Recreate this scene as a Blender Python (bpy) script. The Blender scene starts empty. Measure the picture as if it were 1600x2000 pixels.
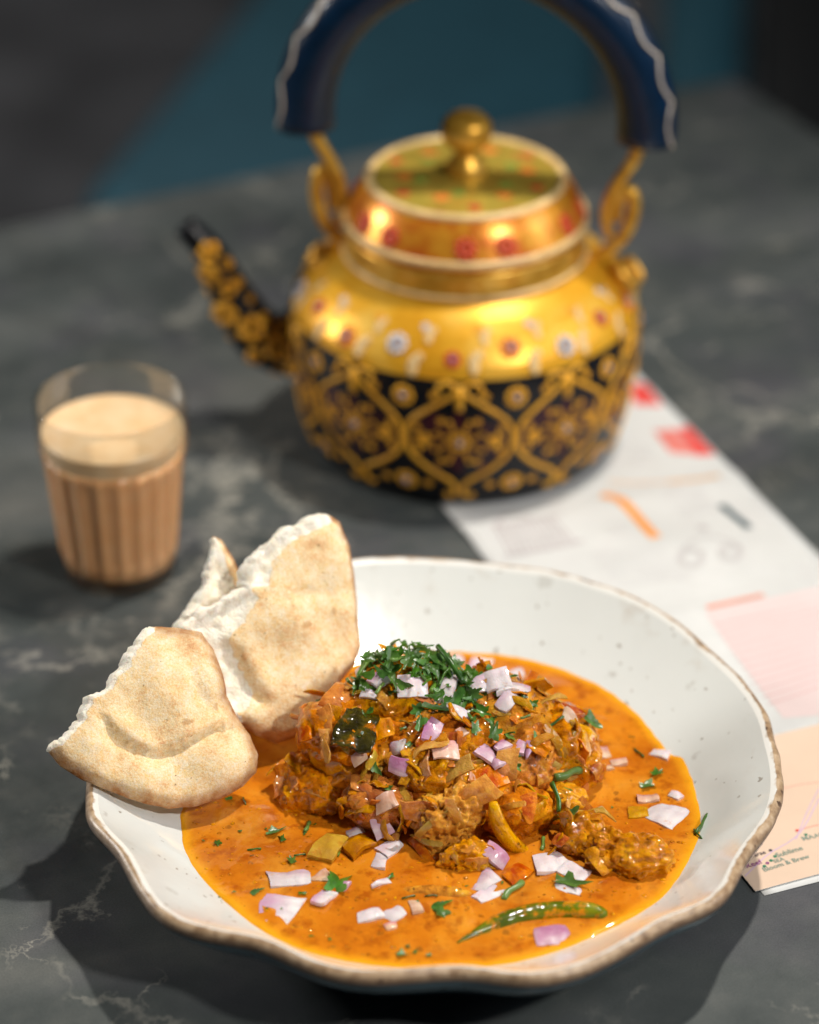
import bpy, bmesh, math, random
import numpy as np
from mathutils import Vector, Matrix, noise, geometry
from mathutils.bvhtree import BVHTree
R = random.Random(7)
PI = math.pi
S = 0.01                                   # all builders work in centimetres; the mesh is linked in metres
col = bpy.context.scene.collection
scn = bpy.context.scene

# ------------------------------------------------------------------ camera, light, exposure
CAM = Vector((-1.2, -89.6, 69.7)); PITCH = math.radians(31.1); F = 5600.0
fwd = Vector((0, math.cos(PITCH), -math.sin(PITCH))); upv = Vector((0, math.sin(PITCH), math.cos(PITCH)))
cd = bpy.data.cameras.new('camera'); cam = bpy.data.objects.new('camera', cd); col.objects.link(cam)
cam.location = CAM * S; cam.rotation_euler = (PI / 2 - PITCH, 0, 0)
cd.sensor_fit = 'VERTICAL'; cd.sensor_height = 36; cd.lens = F / 2000 * 36
cd.clip_start = 0.02; cd.clip_end = 50
cd.dof.use_dof = True; cd.dof.focus_distance = 1.095; cd.dof.aperture_fstop = 3.7; cd.dof.aperture_blades = 0
scn.camera = cam
w = bpy.data.worlds.new('World'); scn.world = w; w.use_nodes = True
bg = w.node_tree.nodes['Background']; bg.inputs[0].default_value = (.62, .68, .72, 1); bg.inputs[1].default_value = .038
scn.view_settings.view_transform = 'Standard'; scn.view_settings.look = 'None'
scn.view_settings.exposure = .1; scn.view_settings.gamma = 1
scn.cycles.use_denoising = True
scn.cycles.sample_clamp_indirect = 4; scn.cycles.max_bounces = 12
scn.cycles.transparent_max_bounces = 12; scn.cycles.transmission_bounces = 10

def lamp(name, kind, loc, target, energy, color, size, **kw):
    l = bpy.data.lights.new(name, kind); l.energy = energy; l.color = color
    if kind == 'AREA':
        l.shape = 'ELLIPSE'; l.size = size[0]; l.size_y = size[1]
    else:
        l.shadow_soft_size = size
    for k, v in kw.items(): setattr(l, k, v)
    o = bpy.data.objects.new(name, l); col.objects.link(o); o.location = Vector(loc) * S
    o.rotation_euler = (Vector(target) - Vector(loc)).to_track_quat('-Z', 'Y').to_euler()
    return o
lamp('downlight', 'SPOT', (44, 44, 162), (0, 10, 0), 92, (1, .93, .83), .035, spot_size=math.radians(56), spot_blend=1)
lamp('downlight', 'SPOT', (-90, 210, 175), (-70, 190, -75), 42, (1, .95, .9), .045, spot_size=math.radians(90), spot_blend=.8)  # added lamp, unseen source, brightens the floor and bench at the back left
lamp('window_light', 'AREA', (150, 10, 85), (0, 10, 0), 6, (.84, .9, 1), (.7, .7))
lamp('side_light', 'AREA', (-140, 55, 60), (-10, 18, 4), 11, (1, .97, .93), (.25, .25))
lamp('front_light', 'AREA', (95, -85, 122), (0, 10, 3), 17, (1, .95, .88), (.14, .14))

# ------------------------------------------------------------------ pixels of the photograph to points in the place
def ray(px, py):
    return (fwd + Vector((1, 0, 0)) * ((px - 800) / F) - upv * ((py - 1000) / F)).normalized()
def on_z(px, py, z):
    d = ray(px, py); return CAM + d * ((z - CAM.z) / d.z)
def at_y(px, py, y):
    d = ray(px, py); return CAM + d * ((y - CAM.y) / d.y)

# ------------------------------------------------------------------ mesh helpers
def mesh(name, V, Fc, mat=None, smooth=True, attrs=None):
    me = bpy.data.meshes.new(name)
    me.from_pydata([tuple(c * S for c in v) for v in V], [], Fc)
    me.update()
    if smooth: me.polygons.foreach_set('use_smooth', [True] * len(me.polygons))
    for k, a in (attrs or {}).items():
        at = me.attributes.new(k, 'FLOAT', 'POINT'); at.data.foreach_set('value', [float(x) for x in a])
    if mat: me.materials.append(mat)
    return me
def link(name, me, parent=None, loc=None, rot=None, scale=None):
    o = bpy.data.objects.new(name, me); col.objects.link(o)
    if parent: o.parent = parent
    if loc is not None: o.location = Vector(loc) * S
    if rot is not None: o.rotation_euler = rot
    if scale is not None: o.scale = (scale,) * 3 if not hasattr(scale, '__len__') else scale
    return o
def tag(o, label=None, cat=None, group=None, kind=None):
    for k, v in (('label', label), ('category', cat), ('group', group), ('kind', kind)):
        if v: o[k] = v
    return o
def empty(name, loc=(0, 0, 0), rz=0):
    o = bpy.data.objects.new(name, None); col.objects.link(o); o.location = Vector(loc) * S; o.rotation_euler = (0, 0, rz)
    o.empty_display_size = .01
    return o
def basis(n, spin=0):
    n = Vector(n).normalized(); q = Vector((0, 0, 1)).rotation_difference(n)
    return q @ Matrix.Rotation(spin, 3, 'Z').to_quaternion()
def lathe(prof, n=64, close_top=False, close_bot=False, rfun=None):
    V, Fc = [], []
    for i, (r, z) in enumerate(prof):
        for k in range(n):
            a = 2 * PI * k / n; rr = r if rfun is None else rfun(r, z, a)
            V.append((rr * math.sin(a), -rr * math.cos(a), z))
    m = len(prof)
    for i in range(m - 1):
        for k in range(n):
            k2 = (k + 1) % n
            Fc.append((i * n + k, i * n + k2, (i + 1) * n + k2, (i + 1) * n + k))
    if close_top: Fc.append(tuple(range((m - 1) * n, m * n)))
    if close_bot: Fc.append(tuple(range(n - 1, -1, -1)))
    return V, Fc
def interp(pts, n):
    """Catmull-Rom through points."""
    P = [Vector(p) for p in pts]; P = [P[0] * 2 - P[1]] + P + [P[-1] * 2 - P[-2]]
    out = []; m = len(P) - 3
    for j in range(n):
        t = j / (n - 1) * m; i = min(int(t), m - 1); t -= i
        a, b, c, d = P[i:i + 4]
        out.append(.5 * ((2 * b) + (c - a) * t + (2 * a - 5 * b + 4 * c - d) * t * t + (3 * b - a - 3 * c + d) * t ** 3))
    return out
def tube(pts, rad, n=10, caps=True, flat=1.0, nrm=None):
    """sweep a circle along points; rad scalar or per point."""
    P = [Vector(p) for p in pts]; m = len(P)
    rr = rad if hasattr(rad, '__len__') else [rad] * m
    V, Fc = [], []; prev = None
    for i in range(m):
        t = (P[min(i + 1, m - 1)] - P[max(i - 1, 0)]).normalized()
        if nrm is not None: a = Vector(nrm[i]); a = (a - t * a.dot(t)).normalized()
        else:
            a = prev if prev is not None else (Vector((0, 1, 0)) if abs(t.y) < .9 else Vector((1, 0, 0)))
            a = (a - t * a.dot(t)).normalized()
        prev = a; b = t.cross(a)
        for k in range(n):
            an = 2 * PI * k / n
            V.append(P[i] + a * (math.cos(an) * rr[i] * flat) + b * (math.sin(an) * rr[i]))
    for i in range(m - 1):
        for k in range(n):
            k2 = (k + 1) % n
            Fc.append((i * n + k, i * n + k2, (i + 1) * n + k2, (i + 1) * n + k))
    if caps:
        Fc.append(tuple(range(n - 1, -1, -1))); Fc.append(tuple(range((m - 1) * n, m * n)))
    return V, Fc
def join(*vf):
    V, Fc = [], []
    for v, f in vf:
        o = len(V); V += list(v); Fc += [tuple(i + o for i in q) for q in f]
    return V, Fc
def ball(c, r, n=8, m=5, sc=(1, 1, 1)):
    V = [(c[0], c[1], c[2] + r * sc[2])]; Fc = []
    for i in range(1, m):
        for k in range(n):
            a = PI * i / m; b = 2 * PI * k / n
            V.append((c[0] + r * sc[0] * math.sin(a) * math.cos(b), c[1] + r * sc[1] * math.sin(a) * math.sin(b), c[2] + r * sc[2] * math.cos(a)))
    V.append((c[0], c[1], c[2] - r * sc[2])); L = len(V) - 1
    for k in range(n):
        k2 = (k + 1) % n
        Fc.append((0, 1 + k, 1 + k2)); Fc.append((L, 1 + (m - 2) * n + k2, 1 + (m - 2) * n + k))
        for i in range(m - 2):
            Fc.append((1 + i * n + k, 1 + (i + 1) * n + k, 1 + (i + 1) * n + k2, 1 + i * n + k2))
    return V, Fc
def nz(p, s=1.0, seed=0): return noise.noise(Vector((p[0] * s + seed * 7.3, p[1] * s - seed * 3.1, p[2] * s + seed * 1.7)))
def fbm(p, s, o=4, seed=0):
    return sum(nz(p, s * 2 ** i, seed + i) * .5 ** i for i in range(o))
def sm(a, b, x):
    t = min(1, max(0, (x - a) / (b - a))); return t * t * (3 - 2 * t)

# ------------------------------------------------------------------ materials
class NT:
    def __init__(s, name):
        s.m = bpy.data.materials.new(name); s.m.use_nodes = True; s.t = s.m.node_tree
        s.b = s.t.nodes['Principled BSDF']; s.out = s.t.nodes['Material Output']
        s.co = s.n('ShaderNodeTexCoord').outputs['Object']
    coatn = None
    def n(s, ty, **kw):
        x = s.t.nodes.new(ty)
        for k, v in kw.items(): setattr(x, k, v)
        return x
    def l(s, a, b): s.t.links.new(a, b)
    def val(s, sock, v):
        if isinstance(v, (int, float)): sock.default_value = v
        elif isinstance(v, tuple): sock.default_value = v + (1,) if len(v) == 3 and len(sock.default_value) == 4 else v
        else: s.l(v, sock)
    def noise(s, scale, detail=4, rough=.55, vec=None, dist=0):          # scale: features per cm
        x = s.n('ShaderNodeTexNoise'); x.inputs['Scale'].default_value = scale * 100; x.inputs['Detail'].default_value = detail
        x.inputs['Roughness'].default_value = rough; x.inputs['Distortion'].default_value = dist
        s.l(vec or s.co, x.inputs['Vector']); return x.outputs['Fac'], x.outputs['Color']
    def ramp(s, fac, stops, interp='LINEAR'):
        x = s.n('ShaderNodeValToRGB'); x.color_ramp.interpolation = interp
        e = x.color_ramp.elements
        while len(e) < len(stops): e.new(.5)
        for i, (p, c) in enumerate(stops):
            e[i].position = p; e[i].color = (c, c, c, 1) if isinstance(c, (int, float)) else c + (1,)
        s.l(fac, x.inputs[0]); return x.outputs[0]
    def mix(s, fac, a, b, mode='MIX'):
        x = s.n('ShaderNodeMix', data_type='RGBA', blend_type=mode)
        s.val(x.inputs[0], fac); s.val(x.inputs[6], a); s.val(x.inputs[7], b); return x.outputs[2]
    def math(s, op, a, b=0.0, c=None):
        x = s.n('ShaderNodeMath', operation=op); s.val(x.inputs[0], a); s.val(x.inputs[1], b)
        if c is not None: s.val(x.inputs[2], c)
        return x.outputs[0]
    def attr(s, name): return s.n('ShaderNodeAttribute', attribute_name=name).outputs['Fac']
    def rnd(s): return s.n('ShaderNodeObjectInfo').outputs['Random']
    def specks(s, scale, size, keep, jit=1.0):
        """sparse round specks: 1 inside."""
        v = s.n('ShaderNodeTexVoronoi'); v.inputs['Scale'].default_value = scale * 100
        d = s.noise(scale * 3, 2)[1]
        mx = s.n('ShaderNodeMix', data_type='RGBA', blend_type='LINEAR_LIGHT'); mx.inputs[0].default_value = .3 / (scale * 100)
        s.l(s.co, mx.inputs[6]); s.l(d, mx.inputs[7]); s.l(mx.outputs[2], v.inputs['Vector'])
        sep = s.n('ShaderNodeSeparateColor'); s.l(v.outputs['Color'], sep.inputs[0])
        k = s.math('LESS_THAN', sep.outputs[0], keep)
        sz = s.math('MULTIPLY', sep.outputs[1], size)
        f = s.math('SUBTRACT', sz, v.outputs['Distance']); f = s.math('MULTIPLY', f, 12.0 / max(size, .05) * .35)
        f = s.math('MINIMUM', s.math('MAXIMUM', f, 0.0), 1.0)
        return s.math('MULTIPLY', f, k)
    def bump(s, h, dist, strength=1.0, prev=None):                        # dist in cm
        x = s.n('ShaderNodeBump'); x.inputs['Strength'].default_value = strength; x.inputs['Distance'].default_value = dist * S
        s.l(h, x.inputs['Height'])
        if prev: s.l(prev, x.inputs['Normal'])
        return x.outputs[0]
    def done(s, base, rough=.5, normal=None, **kw):
        s.val(s.b.inputs['Base Color'], base); s.val(s.b.inputs['Roughness'], rough)
        if normal: s.l(normal, s.b.inputs['Normal']); s.l(s.coatn or normal, s.b.inputs['Coat Normal'])
        for k, v in kw.items(): s.val(s.b.inputs[k], v)
        return s.m
def hsv_rand(s, c, dh=.03, ds=.15, dv=.3):
    r = s.rnd(); x = s.n('ShaderNodeHueSaturation')
    s.l(s.math('MULTIPLY_ADD', r, dh, .5 - dh / 2), x.inputs['Hue'])
    r2 = s.math('FRACT', s.math('MULTIPLY', r, 17.3)); s.l(s.math('MULTIPLY_ADD', r2, ds, 1 - ds / 2), x.inputs['Saturation'])
    r3 = s.math('FRACT', s.math('MULTIPLY', r, 53.7)); s.l(s.math('MULTIPLY_ADD', r3, dv, 1 - dv / 2), x.inputs['Value'])
    s.val(x.inputs['Color'], c); return x.outputs[0]

def m_table():
    s = NT('dark_marble')
    mp = s.n('ShaderNodeMapping'); mp.inputs['Rotation'].default_value = (0, 0, math.radians(-24)); mp.inputs['Scale'].default_value = (.38, 1.5, 1)
    s.l(s.co, mp.inputs[0])
    big, bigc = s.noise(.085, 4, .5, mp.outputs[0], .5)
    c = s.ramp(big, [(.3, (.034, .041, .042)), (.48, (.057, .067, .067)), (.6, (.09, .1, .099)), (.7, (.13, .135, .128)), (.8, (.2, .2, .185))])
    mot, _ = s.noise(.5, 7, .62)
    c = s.mix(.22, c, s.ramp(mot, [(.3, (.034, .041, .042)), (.5, (.065, .073, .073)), (.72, (.14, .138, .126))]))
    pur, _ = s.noise(.16, 3, .5)
    c = s.mix(s.ramp(pur, [(.5, 0.0), (.7, .45)]), c, (.07, .064, .085))
    fine, _ = s.noise(14, 3, .7)
    c = s.mix(.5, c, s.ramp(fine, [(.3, (.3, .3, .3)), (.7, (.75, .75, .75))]), 'OVERLAY')
    # thin pale veins
    dn = s.noise(.3, 5, .65)[1]
    mx = s.n('ShaderNodeMix', data_type='RGBA', blend_type='LINEAR_LIGHT'); mx.inputs[0].default_value = .035
    s.l(s.co, mx.inputs[6]); s.l(dn, mx.inputs[7])
    for sc, th, lo, hi, off in ((.07, .022, .46, .62, 0), (.16, .016, .52, .64, 3)):
        v = s.n('ShaderNodeTexVoronoi', feature='DISTANCE_TO_EDGE'); v.inputs['Scale'].default_value = sc * 100
        s.l(mx.outputs[2], v.inputs['Vector'])
        line = s.ramp(v.outputs['Distance'], [(0, 1.0), (th * .4, .55), (th, 0.0)])
        mk = s.ramp(s.noise(.11 + off * .03, 3, .6)[0], [(lo, 0.0), (hi, 1.0)])
        c = s.mix(s.math('MULTIPLY', s.math('MULTIPLY', line, mk), .8), c, (.34, .33, .29))
    # wispy cloud patches
    ws = s.n('ShaderNodeTexNoise', noise_type='RIDGED_MULTIFRACTAL') if False else None
    wf, _ = s.noise(1.1, 8, .72, None, 1.2)
    wl = s.ramp(s.math('ABSOLUTE', s.math('SUBTRACT', wf, .5)), [(0, 1.0), (.03, .3), (.07, 0.0)])
    wm = s.ramp(s.noise(.13, 2, .5)[0], [(.62, 0.0), (.76, .4)])
    c = s.mix(s.math('MULTIPLY', wl, wm), c, (.36, .34, .29))
    ro = s.ramp(mot, [(.3, .36), (.7, .55)])
    return s.done(c, ro, s.bump(fine, .012, .5), **{'Specular IOR Level': .45})
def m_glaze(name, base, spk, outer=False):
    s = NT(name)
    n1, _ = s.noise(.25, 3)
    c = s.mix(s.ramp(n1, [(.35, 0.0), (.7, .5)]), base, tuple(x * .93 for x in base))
    k1 = s.specks(1.1, .2, .75); k2 = s.specks(2.8, .26, .35); k3 = s.specks(.7, .35, .2)
    fade = s.ramp(s.noise(.5, 2)[0], [(.3, .25), (.7, 1.0)])
    k = s.math('MULTIPLY', s.math('MAXIMUM', s.math('MAXIMUM', k1, k2), s.math('MULTIPLY', k3, .35)), fade)
    c = s.mix(s.math('MULTIPLY', k, .85), c, spk)
    if not outer:      # iron staining bleeding in from the bare rim
        e = s.attr('edge'); st = s.math('MULTIPLY', s.ramp(s.noise(.6, 4, .6)[0], [(.56, 0.0), (.74, 1.0)]), e)
        c = s.mix(s.math('MULTIPLY', st, .3), c, (.33, .2, .09))
    return s.done(c, .16, s.bump(s.noise(1.2, 3)[0], .03, .5), **{'Coat Weight': .5, 'Coat Roughness': .08})
def m_rim():
    s = NT('bare_clay_rim')
    e = s.math('ADD', s.attr('v'), s.math('MULTIPLY', s.math('SUBTRACT', s.noise(1.4, 4, .6)[0], .5), .5))
    c = s.ramp(s.noise(2.2, 5, .65)[0], [(.3, (.19, .11, .055)), (.5, (.40, .275, .165)), (.7, (.54, .41, .28))])
    k = s.math('MAXIMUM', s.specks(2.6, .42, .35), s.specks(6, .36, .35))
    c = s.mix(s.math('MULTIPLY', k, .9), c, (.05, .022, .012))
    c = s.mix(s.ramp(e, [(.1, 1.0), (.2, 0.0)]), c, (.74, .74, .71))
    c = s.mix(s.math('MULTIPLY', s.ramp(e, [(.62, 0.0), (.95, 1.0)]), .8), c, (.12, .07, .05))
    return s.done(c, .42, s.bump(s.noise(6, 3)[0], .02, .5), **{'Coat Weight': .25, 'Coat Roughness': .25})
def m_sauce():
    s = NT('gravy')
    n, _ = s.noise(.5, 5, .6, None, .4)
    c = s.ramp(n, [(.3, (.44, .11, .004)), (.5, (.57, .17, .006)), (.7, (.66, .235, .012))])
    oil, _ = s.noise(1.6, 4, .6)
    c = s.mix(s.ramp(oil, [(.52, 0.0), (.66, .75)]), c, (.34, .068, .002))
    cr = s.noise(.28, 5, .6, None, 1.5)[0]; c = s.mix(s.ramp(cr, [(.52, 0.0), (.7, .5)]), c, (.76, .34, .035))
    k = s.math('MAXIMUM', s.specks(2.2, .36, .2), s.specks(6, .36, .25))
    c = s.mix(s.math('MULTIPLY', k, .6), c, (.2, .07, .008))
    c = s.mix(s.math('MULTIPLY', s.attr('edge'), .75), c, (.90, .42, .012))
    b = s.bump(s.noise(1.1, 3)[0], .05, .5); b = s.bump(s.noise(5, 4, .65)[0], .022, .5, b)
    s.coatn = s.bump(s.noise(1.6, 2)[0], .05, .6)
    return s.done(c, .3, b, **{'Coat Weight': .8, 'Coat Roughness': .05, 'Specular IOR Level': .08, 'Subsurface Weight': .15, 'Subsurface Scale': .003, 'Subsurface Radius': (1, .4, .1)})
def m_masala(name, c0, c1, c2, rough=.3):
    s = NT(name)
    n, _ = s.noise(1.3, 6, .65, None, .5)
    c = s.ramp(n, [(.3, c0), (.5, c1), (.7, c2)])
    k = s.math('MAXIMUM', s.specks(4, .3, .4), s.specks(9, .3, .4))
    c = s.mix(s.math('MULTIPLY', k, .75), c, (.07, .02, .004))
    c = hsv_rand(s, c, .015, .1, .2)
    b = s.bump(s.noise(3, 5, .7)[0], .12, .8); b = s.bump(s.noise(10, 4, .75)[0], .07, .8, b)
    s.coatn = s.bump(s.noise(2.2, 1)[0], .1, .45)
    ro = s.ramp(s.noise(4, 3)[0], [(.4, rough * .6), (.65, rough * 1.7)])
    return s.done(c, ro, b, **{'Subsurface Weight': .08, 'Subsurface Scale': .003, 'Coat Weight': .8, 'Coat Roughness': .05, 'Specular IOR Level': .04})
def m_chip(name, cols, rough=.2, dh=.03, dv=.4, sss=.35, skin=None, line=0.0, sat=.2, bumpd=.03, trans=0.0, coated=0.0):
    NTs = None
    s = NT(name)
    n, _ = s.noise(1.6, 4, .6)
    c = s.ramp(n, [(.32, cols[0]), (.52, cols[1]), (.7, cols[2])])
    if skin:
        r = s.math('FRACT', s.math('MULTIPLY', s.rnd(), 7.7))
        f = s.math('MULTIPLY', s.attr('skin'), s.ramp(r, [(.1, .15), (.5, .5), (.95, 1.0)]))
        c = s.mix(f, c, skin)
    if coated:          # gravy clinging in patches
        g = s.ramp(s.noise(1.3, 5, .65, None, .6)[0], [(coated, 0.0), (coated + .1, .92)])
        c = s.mix(g, c, s.ramp(s.noise(2.5, 4)[0], [(.35, (.44, .115, .003)), (.65, (.78, .28, .007))]))
    if line:
        wv = s.n('ShaderNodeTexWave', bands_direction='X'); wv.inputs['Scale'].default_value = 4.5 * 100 / 6.28; wv.inputs['Distortion'].default_value = 1.2
        s.l(s.co, wv.inputs['Vector']); c = s.mix(s.math('MULTIPLY', wv.outputs['Fac'], line), c, tuple(x * .72 for x in cols[0]))
    c = hsv_rand(s, c, dh, sat, dv)
    s.coatn = s.bump(s.noise(2.4, 1)[0], bumpd * 1.5, .8)
    b = s.bump(s.noise(4, 5, .7)[0], bumpd * 1.6, .7)
    return s.done(c, rough, b, **{'Coat Weight': .85, 'Coat Roughness': .045, 'Specular IOR Level': .05, 'Transmission Weight': trans * .3,  'Subsurface Weight': sss, 'Subsurface Scale': .003, 'Subsurface Radius': (1, .6, .4)})
def m_leaf(name, c0, c1):
    s = NT(name)
    c = s.ramp(s.noise(2, 4)[0], [(.35, c0), (.65, c1)])
    c = hsv_rand(s, c, .03, .2, .7)
    v = s.noise(6, 3)[0]
    s.done(c, .32, s.bump(v, .03, .6), **{'Coat Weight': .3, 'Coat Roughness': .2})
    tr = s.n('ShaderNodeBsdfTranslucent'); s.val(tr.inputs['Color'], tuple(x * 1.4 for x in c1))
    mx = s.n('ShaderNodeMixShader'); mx.inputs[0].default_value = .22
    s.l(s.b.outputs[0], mx.inputs[1]); s.l(tr.outputs[0], mx.inputs[2]); s.l(mx.outputs[0], s.out.inputs['Surface'])
    return s.m
def m_bread():
    s = NT('pita_crust')
    n, _ = s.noise(.6, 6, .66)
    c = s.ramp(n, [(.3, (.95, .80, .57)), (.52, (.90, .69, .43)), (.68, (.78, .51, .26)), (.8, (.6, .33, .13))])
    f, _ = s.noise(3.2, 5, .7)
    c = s.mix(.6, c, s.ramp(f, [(.35, (.3, .27, .24)), (.65, (.68, .68, .68))]), 'OVERLAY')
    f2, _ = s.noise(14, 3, .7); c = s.mix(.75, c, s.ramp(f2, [(.35, (.32, .28, .24)), (.6, (.62, .62, .62))]), 'OVERLAY')
    c = s.mix(s.math('MULTIPLY', s.specks(1.0, .3, .25), .45), c, (.42, .17, .05))
    c = s.mix(s.math('MULTIPLY', s.specks(3.4, .18, .35), .7), c, (.22, .1, .04))
    bl = s.math('MULTIPLY', s.specks(.55, .34, .35), s.ramp(s.noise(3, 4, .7)[0], [(.35, 0.0), (.6, .75)])); c = s.mix(bl, c, (.45, .2, .06))
    t = s.math('MULTIPLY', s.attr('toast'), s.ramp(s.noise(1.5, 4, .65)[0], [(.25, .35), (.65, 1.0)]))
    c = s.mix(t, c, (.33, .115, .025))
    tr = s.math('ADD', s.attr('torn'), s.math('MULTIPLY', s.math('SUBTRACT', s.noise(2.6, 4, .65)[0], .5), .9))
    tf = s.ramp(tr, [(.42, 0.0), (.6, 1.0)]); pore = s.math('MULTIPLY', s.ramp(s.noise(3.5, 3, .6)[0], [(.4, 1.0), (.55, 0.0)]), tf)
    cr = s.ramp(s.noise(3, 4, .6)[0], [(.3, (.88, .79, .62)), (.6, (.95, .91, .81))])
    c = s.mix(tf, c, cr)
    b = s.bump(s.noise(1.2, 4)[0], .1, .6); b = s.bump(s.math('MULTIPLY', pore, -1.0), .04, .5, b); b = s.bump(s.noise(9, 5, .7)[0], .05, .9, b)
    return s.done(c, .72, b, **{'Subsurface Weight': .12, 'Subsurface Scale': .004, 'Specular IOR Level': .3})
def m_metal_paint(name, cols, scale, rough=.34, metallic=.55, extra=None):
    s = NT(name)
    c = s.ramp(s.noise(scale, 4, .6)[0], cols)
    if extra:
        for sc, size, keep, cc in extra: c = s.mix(s.specks(sc, size, keep), c, cc)
    return s.done(c, rough, s.bump(s.noise(3, 3)[0], .02, .35), Metallic=metallic)
def m_plain(name, c, rough=.4, scale=1.5, var=.25, bumpd=.02, **kw):
    s = NT(name); n, _ = s.noise(scale, 4, .6)
    cc = s.ramp(n, [(.3, tuple(x * (1 - var) for x in c)), (.7, tuple(min(1, x * (1 + var)) for x in c))])
    return s.done(cc, rough, s.bump(s.noise(scale * 4, 3)[0], bumpd, .5), **kw)
def m_paper():
    s = NT('white_paper'); n, _ = s.noise(.2, 3)
    c = s.ramp(n, [(.3, (.58, .59, .585)), (.7, (.67, .68, .675))])
    c = s.mix(s.ramp(s.noise(.5, 5, .7)[0], [(.52, 0.0), (.68, .3)]), c, (.55, .53, .54))
    return s.done(c, .55, s.bump(s.noise(.35, 3)[0], .05, .4))
def m_glass():
    s = NT('clear_glass')
    lw = s.n('ShaderNodeLayerWeight'); lw.inputs['Blend'].default_value = .35
    tr = s.n('ShaderNodeBsdfTransparent'); s.l(s.ramp(lw.outputs['Facing'], [(.0, (.985, .99, .98)), (.7, (.95, .955, .94)), (1.0, (.66, .66, .62))]), tr.inputs[0])  # darker tint at grazing edges stands in for refraction
    gl = s.n('ShaderNodeBsdfGlossy'); gl.inputs['Roughness'].default_value = .04
    mx = s.n('ShaderNodeMixShader'); s.l(s.math('MULTIPLY', lw.outputs['Fresnel'], .3), mx.inputs[0]); s.l(tr.outputs[0], mx.inputs[1]); s.l(gl.outputs[0], mx.inputs[2])
    s.l(mx.outputs[0], s.out.inputs['Surface']); return s.m

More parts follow.
